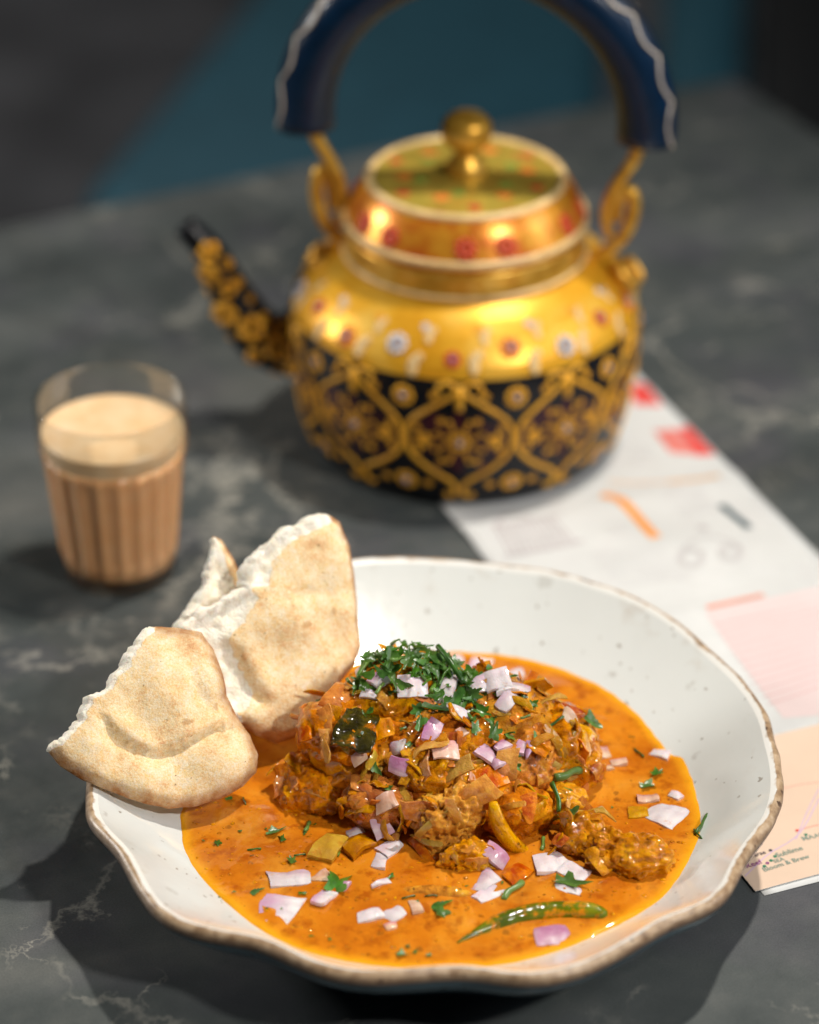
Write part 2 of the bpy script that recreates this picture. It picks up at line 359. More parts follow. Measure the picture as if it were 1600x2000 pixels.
def m_chilli():
    s = NT('green_chilli'); s.coatn = s.bump(s.noise(1.6, 2)[0], .1, .7); c = s.ramp(s.noise(.9, 4)[0], [(.3, (.05, .075, .002)), (.6, (.14, .165, .004)), (.8, (.23, .24, .012))])
    g = s.ramp(s.noise(2.2, 5, .7)[0], [(.5, 0.0), (.6, .85)]); c = s.mix(g, c, (.66, .22, .008))
    return s.done(c, .16, s.bump(s.noise(2.6, 5, .7)[0], .07, .7), **{'Coat Weight': .5, 'Coat Roughness': .05, 'Specular IOR Level': .04})
M = dict(
    table=m_table(),
    glaze=m_glaze('white_speckled_glaze', (.67, .70, .685), (.16, .11, .06)),
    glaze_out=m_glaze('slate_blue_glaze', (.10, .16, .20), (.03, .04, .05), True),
    rim=m_rim(), sauce=m_sauce(),
    chicken=m_masala('masala_coated_chicken', (.17, .036, .001), (.64, .20, .003), (.86, .39, .012)),
    chicken_pale=m_masala('masala_coated_pale_chicken', (.34, .10, .002), (.78, .31, .005), (.9, .48, .03)),
    onion_c=m_chip('cooked_onion', [(.52, .15, .004), (.74, .27, .007), (.86, .40, .025)], .2, .03, .45, bumpd=.06, trans=.4, coated=.40),
    onion_g=m_chip('cooked_pale_onion', [(.46, .19, .008), (.64, .32, .015), (.74, .42, .04)], .18, .04, .45, bumpd=.06, trans=.8, coated=.54),
    tomato=m_chip('cooked_tomato', [(.36, .05, .003), (.5, .095, .004), (.62, .17, .008)], .16, .03, .4, bumpd=.07, trans=.25, coated=.42),
    onion_r=m_chip('raw_red_onion', [(.66, .575, .60), (.75, .68, .70), (.80, .76, .765)], .25, .02, .2, .5, (.46, .17, .36), .25, coated=.6),
    onion_p=m_chip('raw_purple_onion', [(.52, .27, .40), (.64, .44, .53), (.75, .65, .69)], .22, .02, .2, .25, (.36, .07, .24), .25, coated=.64),
    onion_s=m_chip('raw_onion_stained', [(.66, .38, .24), (.74, .52, .38), (.78, .62, .5)], .2, .03, .25, .3, (.5, .2, .3), .3, coated=.58),
    leaf=m_leaf('coriander_leaf', (.028, .085, .010), (.095, .24, .035)),
    leaf_l=m_leaf('coriander_stalk', (.09, .2, .03), (.22, .36, .08)),
    pepper=m_chip('charred_pepper', [(.012, .009, .002), (.04, .034, .003), (.11, .085, .008)], .2, .02, .2, .05, bumpd=.1, coated=.56),
    chilli=m_chilli(),
    bread=m_bread(),
    glass=m_glass(),
    gold=m_metal_paint('gold_paint', [(.3, (.55, .25, .02)), (.5, (.75, .40, .045)), (.7, (.85, .55, .12))], 1.2),
    gold_raised=m_metal_paint('raised_gold_paint', [(.3, (.70, .30, .01)), (.7, (.90, .48, .03))], 2.5, .45, .1),
    shoulder=m_metal_paint('yellow_gold_enamel', [(.3, (.76, .34, .012)), (.5, (.86, .44, .025)), (.7, (.92, .58, .10))], .35, .36, .35),
    lidtop=m_metal_paint('mottled_green_gold_enamel', [(.25, (.42, .09, .03)), (.38, (.56, .36, .05)), (.5, (.50, .38, .06)), (.62, (.66, .45, .07)), (.75, (.5, .13, .05))], .75, .33, .4),
    bevel=m_metal_paint('orange_red_enamel', [(.28, (.5, .04, .015)), (.45, (.65, .2, .015)), (.6, (.78, .36, .03)), (.75, (.55, .12, .02))], .6, .28, .4),
    black=m_plain('black_enamel', (.006, .007, .010), .3, 1, .3, .01, **{'Specular IOR Level': .25}),
    plum=m_plain('plum_enamel', (.045, .008, .016), .3, 1, .3, .01, **{'Specular IOR Level': .25}),
    cream=m_plain('cream_paint', (.74, .52, .24), .4),
    red=m_plain('red_paint', (.55, .06, .015), .35), leafpaint=m_plain('green_paint', (.2, .32, .04), .4), orangepaint=m_plain('orange_paint', (.7, .2, .02), .4),
    gem=m_plain('blue_stone', (.2, .23, .36), .15, 3, .5, .01, **{'Coat Weight': .8}),
    white_gem=m_plain('pale_stone', (.62, .6, .62), .2, 3, .3),
    navy=m_plain('navy_leather', (.002, .016, .045), .3, 1.5, .2, .012, **{'Coat Weight': .2, 'Coat Roughness': .1, 'Specular IOR Level': .25}),
    navy_dark=m_plain('dark_navy_strip', (.005, .01, .02), .4),
    thread=m_plain('white_thread', (.6, .53, .45), .6),
    paper=m_paper(),
    peach=m_plain('peach_print', (.72, .54, .41), .55, .3, .04, .01), pink=m_plain('pale_pink_print', (.70, .57, .565), .55, .3, .03, .01),
    coral=m_plain('coral_print', (.74, .33, .25), .5, .5, .1, .01), redprint=m_plain('red_print', (.72, .07, .06), .5, .4, .12, .01),
    salmon=m_plain('salmon_print', (.74, .22, .19), .5, .5, .1, .01), orange=m_plain('orange_print', (.82, .32, .06), .5, .5, .1, .01),
    tan=m_plain('tan_print', (.70, .46, .28), .5, .5, .1, .01), slate=m_plain('slate_print', (.05, .09, .11), .5, .5, .1, .01),
    greyprint=m_plain('grey_print', (.44, .40, .41), .5, .8, .12, .01), faintprint=m_plain('faint_grey_print', (.60, .59, .60), .5, .8, .06, .01), salmonline=m_plain('pink_text_print', (.60, .38, .38), .5, .5, .1, .005), lilac=m_plain('lilac_print', (.62, .45, .60), .5, .5, .1, .01),
    greenprint=m_plain('green_print', (.015, .2, .11), .5, .5, .1, .005), inkprint=m_plain('dark_ink', (.06, .05, .07), .5, .5, .1, .005),
    plumprint=m_plain('plum_print', (.25, .05, .2), .5, .5, .1, .005), bluegreen=m_plain('grey_green_ink', (.22, .30, .25), .5, .5, .1, .005),
    teal=m_plain('teal_upholstery', (.020, .085, .120), .55, .3, .15, .05), blackseat=m_plain('black_upholstery', (.006, .007, .008), .6),
    floor=m_plain('mottled_floor', (.125, .128, .138), .6, .05, .5, .05),
)
def m_tea():
    s = NT('milky_tea'); c = s.ramp(s.noise(.8, 3)[0], [(.3, (.93, .48, .215)), (.7, (.96, .54, .27))])
    return s.done(c, .25, None, **{'Subsurface Weight': .2, 'Subsurface Scale': .005})
def m_foam():
    s = NT('tea_foam'); c = s.ramp(s.noise(1.3, 4)[0], [(.3, (.80, .52, .27)), (.7, (.86, .64, .4))])
    c = s.mix(s.math('MULTIPLY', s.specks(3, .3, .2), .4), c, (.85, .7, .5))
    return s.done(c, .3, s.bump(s.noise(4, 3)[0], .02, .4))
M['tea'] = m_tea(); M['foam'] = m_foam()

# ------------------------------------------------------------------ setting: table, floor, seats behind
def box(cx, cy, cz, sx, sy, sz, bev=.0, seg=3):
    bm = bmesh.new(); bmesh.ops.create_cube(bm, size=1)
    for v in bm.verts: v.co = Vector((cx + v.co.x * sx, cy + v.co.y * sy, cz + v.co.z * sz))
    if bev: bmesh.ops.bevel(bm, geom=bm.edges[:], offset=bev, segments=seg, affect='EDGES', profile=.5)
    bm.verts.index_update()
    V = [tuple(v.co) for v in bm.verts]; Fc = [tuple(v.index for v in f.verts) for f in bm.faces]; bm.free(); return V, Fc
TR = math.radians(26.5)                    # the table is turned to the camera; its far right corner shows
corner = on_z(1432, 150, 0)
table = empty('table', (corner.x, corner.y, 0), TR)
link('table_top', mesh('table_top', *box(-75, -100, -1.5, 150, 200, 3, .35), M['table']), table)
tag(table, 'dark grey veined marble table the whole meal stands on', 'table')
ped = join(lathe([(30, -75), (30, -73.5), (6, -72), (5, -70), (5, -4), (12, -3.05)], 32, True, True))
link('pedestal', mesh('pedestal', [(x - 75, y - 100, z) for x, y, z in ped[0]], ped[1], M['blackseat']), table)
fl = link('floor', mesh('floor', [(-600, -400, -75), (600, -400, -75), (600, 900, -75), (-600, 900, -75)], [(0, 1, 2, 3)], M['floor']))
tag(fl, kind='structure')
wl = link('wall', mesh('wall', [(-600, 420, -75), (600, 420, -75), (600, 420, 300), (-600, 420, 300)], [(0, 1, 2, 3)], M['blackseat']))
tag(wl, kind='structure')

def seat(name, label, cx, cy, rz, w, mat, low=-75, d=55, back=40, cat='bench'):
    t = empty(name, (cx, cy, low), rz)
    link('seat', mesh('seat', *box(0, 0, 38, w, d, 14, 5, 4), mat), t)
    link('backrest', mesh('backrest', *box(0, d / 2 + 8, 45 + back / 2, w, 14, back + 16, 5, 4), mat), t)
    link('base', mesh('base', *box(0, 2, 15, w - 6, d - 8, 29.5, 1, 2), M['blackseat']), t)
    return tag(t, label, cat)

# ------------------------------------------------------------------ bowl
rim_px = [(166,1562),(171,1608),(195,1640),(227,1670),(247,1705),(266,1744),(292,1783),(325,1806),(357,1820),(405,1830),(470,1834),(519,1849),(567,1875),(616,1901),(665,1916),(730,1923),(790,1917),(860,1908),(910,1904),(950,1908),(1007,1918),(1056,1917),(1105,1909),(1170,1887),(1235,1853),(1290,1820),(1330,1803),(1375,1790),(1405,1774),(1426,1750),(1444,1708),(1464,1667),(1488,1635),(1514,1602),(1528,1565),(1531,1530),(1516,1457),(1502,1404),(1478,1359),(1450,1324),(1397,1275),(1327,1219),(1240,1173),(1170,1149),(1100,1125),(1000,1108),(900,1097),(800,1095),(700,1102),(560,1130),(430,1185),(320,1265),(240,1360),(190,1450)]
BC = Vector((0, .8, 0))                    # bowl centre
def polar(pxs, z, m=360, smooth=0):
    a, r = [], []
    for px, py in pxs:
        p = on_z(px, py, z) - BC; a.append(math.atan2(p.y, p.x) % (2 * PI)); r.append(math.hypot(p.x, p.y))
    o = np.argsort(a); a = np.array(a)[o]; r = np.array(r)[o]
    a3 = np.concatenate([a - 2 * PI, a, a + 2 * PI]); r3 = np.concatenate([r, r, r])
    g = np.arange(m) * 2 * PI / m; out = np.interp(g, a3, r3)
    k = max(1, smooth); ker = np.hanning(2 * k + 3); ker /= ker.sum(); h = len(ker) // 2
    return np.convolve(np.concatenate([out[-h:], out, out[:h]]), ker, 'valid')
NA = 360
RIMZ = 4.1
rr = polar(rim_px, RIMZ, NA, 4)
sauce_px = [(352,1590),(353,1624),(363,1670),(405,1728),(447,1767),(519,1823),(584,1855),(665,1876),(762,1889),(860,1891),(975,1886),(1040,1873),(1105,1853),(1170,1824),(1235,1792),(1289,1760),(1335,1699),(1356,1660),(1369,1625),(1369,1585),(1361,1552),(1348,1510),(1334,1480),(1306,1471),(1270,1422),(1237,1387),(1172,1338),(1107,1309),(1042,1289),(945,1275),(880,1272),(760,1282),(640,1312),(520,1370),(430,1450),(380,1530)]
SZ = 2.3
rs_t = polar(sauce_px, SZ, NA, 1); rs = polar(sauce_px, SZ, NA, 14)
def ai(a): return int(round((a % (2 * PI)) / (2 * PI) * NA)) % NA
def rim_z(i): return RIMZ + .10 * math.sin(i / NA * 2 * PI * 7 + 1) + .12 * (float(rr[i]) - 13.5)
def wall_z(r, i):
    a, b = float(rs[i]), float(rr[i]) - .5
    if r <= a: return max(1.1, SZ - (a - r) * .5)
    t = (r - a) / (b - a); return SZ + (rim_z(i) + .1 - SZ) * (.8 * t + .2 * t * t)
bowl = empty('bowl', BC)
V, Fc, E = [], [], []
ts = [0, .25, .5, .7, .85, .95, 1.0]; us = [.08, .2, .35, .5, .62, .74, .86, .95, 1.0]
rows = [('f', t) for t in ts] + [('w', u) for u in us]
for kind, t in rows:
    for i in range(NA):
        a = i * 2 * PI / NA; A, B = float(rs[i]), float(rr[i]) - .5
        r = A * max(t, .02) if kind == 'f' else A + (B - A) * t
        V.append((r * math.cos(a), r * math.sin(a), wall_z(r, i))); E.append(sm(.55, 1, t) if kind == 'w' else 0)
for j in range(len(rows) - 1):
    for i in range(NA): i2 = (i + 1) % NA; Fc.append((j * NA + i, j * NA + i2, (j + 1) * NA + i2, (j + 1) * NA + i))
Fc.append(tuple(range(NA)))
link('inner_glaze', mesh('inner_glaze', V, Fc, M['glaze'], attrs={'edge': E}), bowl)
V, Fc, A_ = [], [], []
prof = [(-.5, .10, 0), (-.33, .19, .1), (-.25, .22, .25), (-.18, .2, .45), (-.08, .12, .62), (-.01, .0, .8), (0, -.1, .92), (-.03, -.22, 1)]
for dr, dz, v in prof:
    for i in range(NA):
        a = i * 2 * PI / NA; wob = .05 * nz((math.cos(a) * 13, math.sin(a) * 13, v), .9)
        r = float(rr[i]) + dr * (1 + .25 * nz((math.cos(a) * 4, math.sin(a) * 4, 3), 1)) + wob
        if v == 0: r = float(rr[i]) + dr
        V.append((r * math.cos(a), r * math.sin(a), rim_z(i) + dz + wob * .4 * (v > 0))); A_.append(v)
for j in range(len(prof) - 1):
    for i in range(NA): i2 = (i + 1) % NA; Fc.append((j * NA + i, j * NA + i2, (j + 1) * NA + i2, (j + 1) * NA + i))
link('rim', mesh('rim', V, Fc, M['rim'], attrs={'v': A_}), bowl)
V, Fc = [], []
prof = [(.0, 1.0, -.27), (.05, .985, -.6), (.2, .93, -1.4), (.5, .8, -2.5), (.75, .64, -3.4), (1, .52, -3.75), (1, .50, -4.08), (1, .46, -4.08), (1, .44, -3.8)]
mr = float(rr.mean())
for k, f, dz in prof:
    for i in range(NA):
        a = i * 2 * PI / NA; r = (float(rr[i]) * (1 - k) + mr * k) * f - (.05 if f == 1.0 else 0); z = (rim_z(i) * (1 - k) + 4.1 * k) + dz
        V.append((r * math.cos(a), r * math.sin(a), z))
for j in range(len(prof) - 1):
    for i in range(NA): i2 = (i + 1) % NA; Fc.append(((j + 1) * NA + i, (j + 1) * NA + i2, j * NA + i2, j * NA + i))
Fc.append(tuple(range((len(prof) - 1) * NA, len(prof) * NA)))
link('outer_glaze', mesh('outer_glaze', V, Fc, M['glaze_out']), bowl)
tag(bowl, 'white speckled stoneware bowl with wavy bare clay rim holding the curry', 'bowl')

# ------------------------------------------------------------------ gravy
lumps = [(470, 1600, .9, .16), (520, 1590, .8, .14), (1150, 1420, 1.0, .2), (1180, 1480, .9, .2), (1000, 1800, .8, .08), (800, 1740, 1.2, .12), (1100, 1740, 1.0, .08), (640, 1760, .9, .08), (1250, 1600, .7, .06), (980, 1335, 1.0, .2), (1080, 1350, .8, .18), (500, 1690, .25, .06), (480, 1640, .3, .05)]
lumps += [(R.uniform(380, 1340), R.uniform(1560, 1860), R.uniform(.25, .7), R.uniform(.02, .07)) for _ in range(70)]
LP = [(on_z(a, b, SZ), r, h) for a, b, r, h in lumps]
V, Fc, E = [], [], []; NRg = 60
def sauce_z(x, y, t, i, r):
    z = SZ + .03 * nz((x, y, 0), .7) + .02 * nz((x, y, 5), 2.2)
    for p, rad, h in LP: z += h * math.exp(-((x - p.x) ** 2 + (y - p.y) ** 2) / (rad * rad))
    return max(z, wall_z(r, i) + .05)
for j in range(NRg + 1):
    t = min(1, (j + .3) / NRg) ** .8
    for i in range(NA):
        a = i * 2 * PI / NA; edge = float(rs_t[i]) + .05 * nz((math.cos(a) * 10, math.sin(a) * 10, 0), 1.7); r = edge * t
        x, y = r * math.cos(a) + BC.x, r * math.sin(a) + BC.y
        z = sauce_z(x, y, t, i, r)
        if j == NRg: z = wall_z(r, i) - .02
        V.append((x, y, z)); E.append(sm(.94, 1.0, t))
for j in range(NRg):
    for i in range(NA): i2 = (i + 1) % NA; Fc.append((j * NA + i, j * NA + i2, (j + 1) * NA + i2, (j + 1) * NA + i))
Fc.append(tuple(range(NA)))
sauceV, sauceF = V, Fc
gravy = link('gravy', mesh('gravy', V, Fc, M['sauce'], attrs={'edge': E}))
tag(gravy, 'pool of glossy orange curry gravy filling the white bowl', 'gravy')

# ------------------------------------------------------------------ chicken and heap
allV, allF = [], []
def add_bvh(V, Fc):
    o = len(allV); allV.extend([tuple(v) for v in V]); allF.extend([tuple(i + o for i in f) for f in Fc])
add_bvh(sauceV, sauceF)
def blob(c, rad, rz, seed, amp=1.0, sub=5, mat='chicken', tilt=0):
    bm = bmesh.new(); bmesh.ops.create_icosphere(bm, subdivisions=sub, radius=1)
    rot = Matrix.Rotation(rz, 3, 'Z') @ Matrix.Rotation(tilt, 3, 'Y'); bm.verts.index_update()
    V = []
    for v in bm.verts:
        n = v.co.normalized()
        p = Vector((n.x * rad[0], n.y * rad[1], n.z * rad[2]))
        q = p + Vector((seed * 3.1, seed * 1.7, 0)); vd = noise.voronoi(q * 1.5 + Vector((nz(p, 1, 4), nz(p, 1, 5), nz(p, 1, 6))) * .5)[0]; v2 = noise.voronoi(q * 3.4)[0]
        fib = Vector((p.x * .9 + p.z * .5, p.y * 2.6, p.z * 2.6 - p.x))
        d = .38 * nz(p, .45, seed) + .22 * nz(p, 1.0, seed + 1) + .24 * (.5 - abs(nz(p, 1.3, seed + 5))) + .13 * (.5 - abs(nz(fib, 1.2, seed + 6))) + .14 * min(.6, vd[1] - vd[0]) + .1 * (.4 - abs(nz(p, 3.3, seed + 7))) + .05 * nz(p, 6, seed + 3) - .16
        V.append(Vector(c) + rot @ (p + n * d * amp))
    Fc = [tuple(v.index for v in f.verts) for f in bm.faces]; bm.free()
    return V, Fc
blobs = [
    ((-.2, 1.7, 3.0), (4.0, 2.9, 2.9), 0, 1, 1.3, 6, 'chicken', 'large masala covered chicken piece under the middle of the heap'),
    ((-1.5, 2.8, 5.2), (2.8, 2.0, 1.7), .1, 2, 1.2, 6, 'chicken', 'chicken piece at the top of the heap under coriander'),
    ((-3.8, 1.5, 4.75), (1.75, 1.8, 1.35), .2, 22, 1.2, 5, 'chicken', 'chicken piece on the left shoulder of heap beside the bread'),
    ((2.0, 2.7, 4.8), (2.4, 1.9, 1.6), .1, 23, 1.2, 5, 'chicken', 'chicken piece under the right hand cluster of raw onion'),
    ((4.4, 2.3, 3.4), (2.0, 2.0, 1.8), .3, 3, 1.2, 6, 'chicken', 'chicken piece buried on the right slope of the heap'),
    ((-4.75, .9, 2.5), (1.9, 1.5, 1.5), .2, 4, 1.1, 6, 'chicken', 'shaded dark chicken piece beside the bread at left of heap'),
    ((.5, -2.0, 3.0), (1.6, 1.2, 1.8), .5, 5, 1.75, 6, 'chicken_pale', 'golden chicken piece standing at the front of the heap'),
    ((.9, -3.6, 2.25), (1.2, .8, .8), .3, 15, 1.5, 6, 'chicken_pale', 'small chicken scrap just in front of the golden chicken piece'),
    ((6.7, -3.2, 2.5), (1.9, 1.1, 1.05), -.35, 6, 1.4, 6, 'chicken', 'long chicken piece lying apart in gravy at the right'),
    ((5.4, -2.3, 2.6), (1.0, .8, .95), .6, 7, 1.1, 5, 'chicken', 'crumbly chicken knob touching the long piece at the right'),
    ((-2.7, .7, 3.7), (1.9, 1.3, 1.7), .2, 31, 1.1, 5, 'chicken', 'chicken piece below the charred pepper on the heap front left'),
    ((.4, .2, 4.0), (2.4, 1.5, 1.7), .1, 32, 1.2, 6, 'chicken', 'masala covered chicken piece above the golden front piece'),
    ((2.8, .9, 3.5), (2.3, 1.7, 1.7), .1, 33, 1.2, 6, 'chicken', 'chicken piece in the right hand middle of the heap front'),
    ((-.3, -5.35, 2.3), (1.5, .36, .3), -.05, 8, .4, 4, 'chicken', 'thin flat chicken strip lying in gravy at the front'),
    ((4.6, -.6, 2.9), (1.1, .8, .9), .2, 9, .9, 5, 'chicken_pale', 'pale yellow chicken chunk low on the right side'),
    ((2.8, -1.2, 2.9), (1.5, 1.2, 1.3), .2, 10, 1.0, 5, 'chicken', 'chicken piece between the crescent and the pale yellow chunk'),
    ((-2.2, -.9, 3.0), (1.5, 1.1, 1.4), .2, 11, 1.0, 5, 'chicken', 'chicken piece under the peach onion square at lower left'),
]
chickV, chickF = [], []
for c, rad, rz, sd, amp, sub, mt, lab in blobs:
    V, Fc = blob(c, rad, rz, sd, amp, sub, mt)
    add_bvh(V, Fc); o = len(chickV); chickV += V; chickF += [tuple(i + o for i in f) for f in Fc]
    o = link('chicken_piece', mesh('chicken_piece', [v - Vector(c) for v in V], Fc, M[mt]), None, c)
    tag(o, lab, 'chicken', 'chicken pieces in the curry')
bvh = BVHTree.FromPolygons([Vector(v) for v in allV], allF)
chickB = BVHTree.FromPolygons([Vector(v) for v in chickV], chickF)
def hit(px, py):
    loc, n, _, _ = bvh.ray_cast(CAM, ray(px, py))
    if loc is None: return on_z(px, py, SZ), Vector((0, 0, 1))
    if n.z < 0 and n.dot(ray(px, py)) > 0: n = -n
    return loc, n

# ------------------------------------------------------------------ chopped pieces
def chip(seed, L, W, T, curl, nx=7, ny=5, rough=.0, cut=.25):
    """irregular four-sided slice of an onion layer: curved sheet with rounded edges; skin = 1 on the convex face."""
    q = random.Random(seed)
    cs = [Vector((sx * L / 2 * q.uniform(.75, 1.2), sy * W / 2 * q.uniform(.6, 1.2))) for sx, sy in ((-1, -1), (1, -1), (1, 1), (-1, 1))]
    tri = q.random()
    if tri < cut: cs[0] = cs[0].lerp(cs[3], q.uniform(.3, .48)); cs[3] = cs[3].lerp(cs[0], q.uniform(.3, .48))
    bu, bv = q.uniform(-.06, .14) * W, q.uniform(-.04, .1) * L
    V, sk = [], []
    for side in (1, -1):
        for j in range(ny):
            for i in range(nx):
                u, v = i / (nx - 1), j / (ny - 1)
                p = cs[0].lerp(cs[1], u).lerp(cs[3].lerp(cs[2], u), v)
                p = p + Vector((bv * (u - .5) * 4 * v * (1 - v), bu * (v - .5) * 4 * u * (1 - u)))
                e = min(u, 1 - u) * L, min(v, 1 - v) * W; e = min(e)
                h = T / 2 * (.6 + .4 * math.sqrt(min(1, e / (T * .8)) if e > 0 else 0))
                bend = -(p.x ** 2) * curl - (p.y ** 2) * curl * .35
                n3 = rough * (1.6 * nz((p.x, p.y, 0), 1.2, seed) + .6 * nz((p.x, p.y, 0), 3, seed))
                V.append((p.x + .055 * nz((p.x, p.y, 0), 2.2, seed), p.y + .055 * nz((p.x, p.y, 0), 2.2, seed + 2), bend + side * h + n3))
                sk.append((1 if side > 0 else .4) * sm(.25, 1.0, v + .25 * nz((u * 2, v * 2, 0), 1, seed)))
    Fc = []; n1 = nx * ny
    for j in range(ny - 1):
        for i in range(nx - 1):
            a = j * nx + i; Fc.append((a, a + 1, a + nx + 1, a + nx)); Fc.append((n1 + a, n1 + a + nx, n1 + a + nx + 1, n1 + a + 1))
    ring = [i for i in range(nx)] + [j * nx + nx - 1 for j in range(1, ny)] + [(ny - 1) * nx + i for i in range(nx - 2, -1, -1)] + [j * nx for j in range(ny - 2, 0, -1)]
    for k in range(len(ring)):
        a, b = ring[k], ring[(k + 1) % len(ring)]; Fc.append((b, a, n1 + a, n1 + b))
    return V, Fc, sk
def chip_mesh(name, seed, L, W, T, curl, mat, rough=0, cut=.25):
    V, Fc, sk = chip(seed, L, W, T, curl, rough=rough, cut=cut); me = mesh(name, V, Fc, M[mat], attrs={'skin': sk})
    me.set_sharp_from_angle(angle=math.radians(48)); return me
def leaf_mesh(name, seed, L, mat='leaf'):
    q = random.Random(seed); n = 26; V = [(0, 0, 0)]; Fc = []
    lob = q.choice([3, 4, 5]); asp = q.uniform(.38, .75); cut = q.uniform(-.2, .5) * L; cl = q.uniform(-.6, .6) / L; fold = q.uniform(.1, .7)
    for ring in (.5, 1.0):
        for k in range(n):
            a = 2 * PI * k / n; r = L / 2 * (1 - .42 * ring * abs(math.sin(a * lob / 2 + seed)) - .25 * q.random() * ring) * ring
            x, y = r * math.cos(a), r * math.sin(a) * asp
            if x < -L * .3 + cut * .4: x = -L * .3 + cut * .4 + (x + L * .3 - cut * .4) * .15     # knife cut
            V.append((x, y, cl * x * x + fold * abs(y) + .06 * L * nz((x, y, 0), 3 / L, seed)))
    for k in range(n):
        k2 = (k + 1) % n; Fc.append((0, 1 + k, 1 + k2)); Fc.append((1 + k, 1 + n + k, 1 + n + k2, 1 + k2))
    return mesh(name, V, Fc, M[mat])
def stalk_mesh(name, seed, L, r, mat='leaf_l', flat=1.0):
    q = random.Random(seed)
    P = interp([(-L / 2, 0, 0), (-L / 6, q.uniform(-.08, .08) * L, .05 * L), (L / 6, q.uniform(-.08, .08) * L, .06 * L), (L / 2, q.uniform(-.06, .06) * L, 0)], 9)
    return mesh(name, *tube(P, [r * (1 + .15 * math.sin(i)) for i in range(9)], 7, flat=flat), M[mat])

cooked = [chip_mesh('cooked_onion', 100 + k, *((R.uniform(.9, 1.6), R.uniform(.6, 1.0)) if k % 2 else (R.uniform(1.5, 2.4), R.uniform(.28, .45))), R.uniform(.07, .14), R.uniform(.1, .6), 'onion_c' if k % 4 else 'onion_g', .2) for k in range(24)]
MK = {m.name: 'onion_c' if m.materials[0] == M['onion_c'] else 'onion_g' for m in cooked}
tomato = [chip_mesh('cooked_tomato', 200 + k, R.uniform(.7, 1.5), R.uniform(.5, .9), R.uniform(.1, .2), R.uniform(.1, .6), 'tomato', .12) for k in range(5)]
def place(name, me, loc, n, spin, sc=1, lift=0, upmix=0.0, tilt=.0):
    n = (Vector(n) * (1 - upmix) + Vector((0, 0, 1)) * upmix + Vector((R.uniform(-1, 1), R.uniform(-1, 1), R.uniform(-.3, .3))) * tilt).normalized()
    o = link(name, me, None, Vector(loc) + n * lift)
    o.rotation_mode = 'QUATERNION'; o.rotation_quaternion = basis(n, spin)
    o.scale = (sc, sc, sc); return o
def face_spin(n, ang):
    """spin so the piece's long side makes the angle ang (from the right, counter-clockwise) as seen from above."""
    x = basis(n) @ Vector((1, 0, 0)); return ang - math.atan2(x.y, x.x)

# cooked onion and tomato over the whole heap
def region(p):
    x = 'far left' if p.x < -4.2 else 'left' if p.x < -2.2 else 'left of centre' if p.x < -.5 else 'right of centre' if p.x < 1.4 else 'right' if p.x < 3.4 else 'far right'
    z = 'at the foot of' if p.z < 3.2 else 'halfway up' if p.z < 5 else 'near the top of'
    y = 'front' if p.y < .5 else 'crown' if p.y < 2.6 else 'back'
    return z + ' the heap ' + y + ', ' + x
cnt = 0; tries = 0; spots = []
while cnt < 225 and tries < 20000:
    tries += 1
    x, y = R.uniform(-6.2, 6.8), R.uniform(-4.6, 5.2)
    if R.random() < .35:
        d = Vector((R.uniform(-1, 1), R.uniform(-1.2, .6), R.uniform(-.1, .5))).normalized(); loc, n, _, _ = chickB.ray_cast(Vector((0, 1, 3)) + d * 14, -d)
    else:
        loc, n, _, _ = chickB.ray_cast(Vector((x, y, 20)), Vector((0, 0, -1)))
    if loc is None or loc.z < SZ + .15: continue
    if n.z < -.3: continue
    # leave parts of the golden front piece, the shaded left piece and the right piece bare
    if ((loc.x - .6) ** 2 + (loc.y + 2.4) ** 2) < 2.6 and R.random() < .55: continue
    if loc.x < -3.3 and loc.y < 1.6 and R.random() < .75: continue
    if loc.x > 5.2 and loc.y < -1.8 and R.random() < .8: continue
    if any((loc - s).length < .42 for s in spots): continue
    spots.append(loc); t = region(loc)
    if R.random() < .09:
        o = place('cooked_tomato', R.choice(tomato), loc, n, R.uniform(0, 6.3), R.uniform(.7, 1.1), .0, .1, .45); t = 'soft red tomato bit ' + t; c = 'tomato'
    else:
        me = R.choice(cooked); sc = R.uniform(.5, 1.15); o = place('cooked_onion', me, loc, n, R.uniform(0, 6.3), sc, -.02, .1, .6)
        t = ('small ' if sc < .8 else 'large ') + ('amber' if 'onion_c' in MK[me.name] else 'olive') + ' cooked onion bit ' + t; c = 'onion'
    tag(o, t, c, t)
    cnt += 1
# pieces one can point to
def one(name, me, px, py, ang, label, cat, upmix=.2, lift=.05, sc=1, tilt=0, group=None):
    loc, n = hit(px, py); nn = (n * (1 - upmix) + Vector((0, 0, 1)) * upmix).normalized()
    o = place(name, me, loc, nn, face_spin(nn, ang), sc, lift, 0, tilt); return tag(o, label, cat, group)
one('cooked_tomato', chip_mesh('cooked_tomato', 231, 1.1, .9, .5, .1, 'tomato', .08), 955, 1522, .5, 'thick bright orange tomato wedge at the middle of the heap front', 'tomato', 0, .15)
one('cooked_onion', chip_mesh('cooked_onion', 232, 1.8, .8, .14, .22, 'onion_g', .08), 890, 1505, .1, 'large translucent olive onion flap across the heap front', 'onion', .2, .12)
one('cooked_onion', chip_mesh('cooked_onion', 233, 1.3, .7, .12, .3, 'onion_g', .08), 830, 1490, 1.0, 'striped olive onion strip beside the large onion flap', 'onion', .1, .12)
one('cooked_onion', chip_mesh('cooked_onion', 234, 1.4, 1.0, .14, .35, 'onion_c', .08), 665, 1360, 1.2, 'big amber onion layer at the upper left edge of the heap', 'onion', .2, .15)
one('cooked_onion', chip_mesh('cooked_onion', 235, 1.5, .5, .14, .2, 'onion_c', .08), 635, 1450, 1.7, 'upright amber onion strip at the left edge of the heap', 'onion', 0, .15)
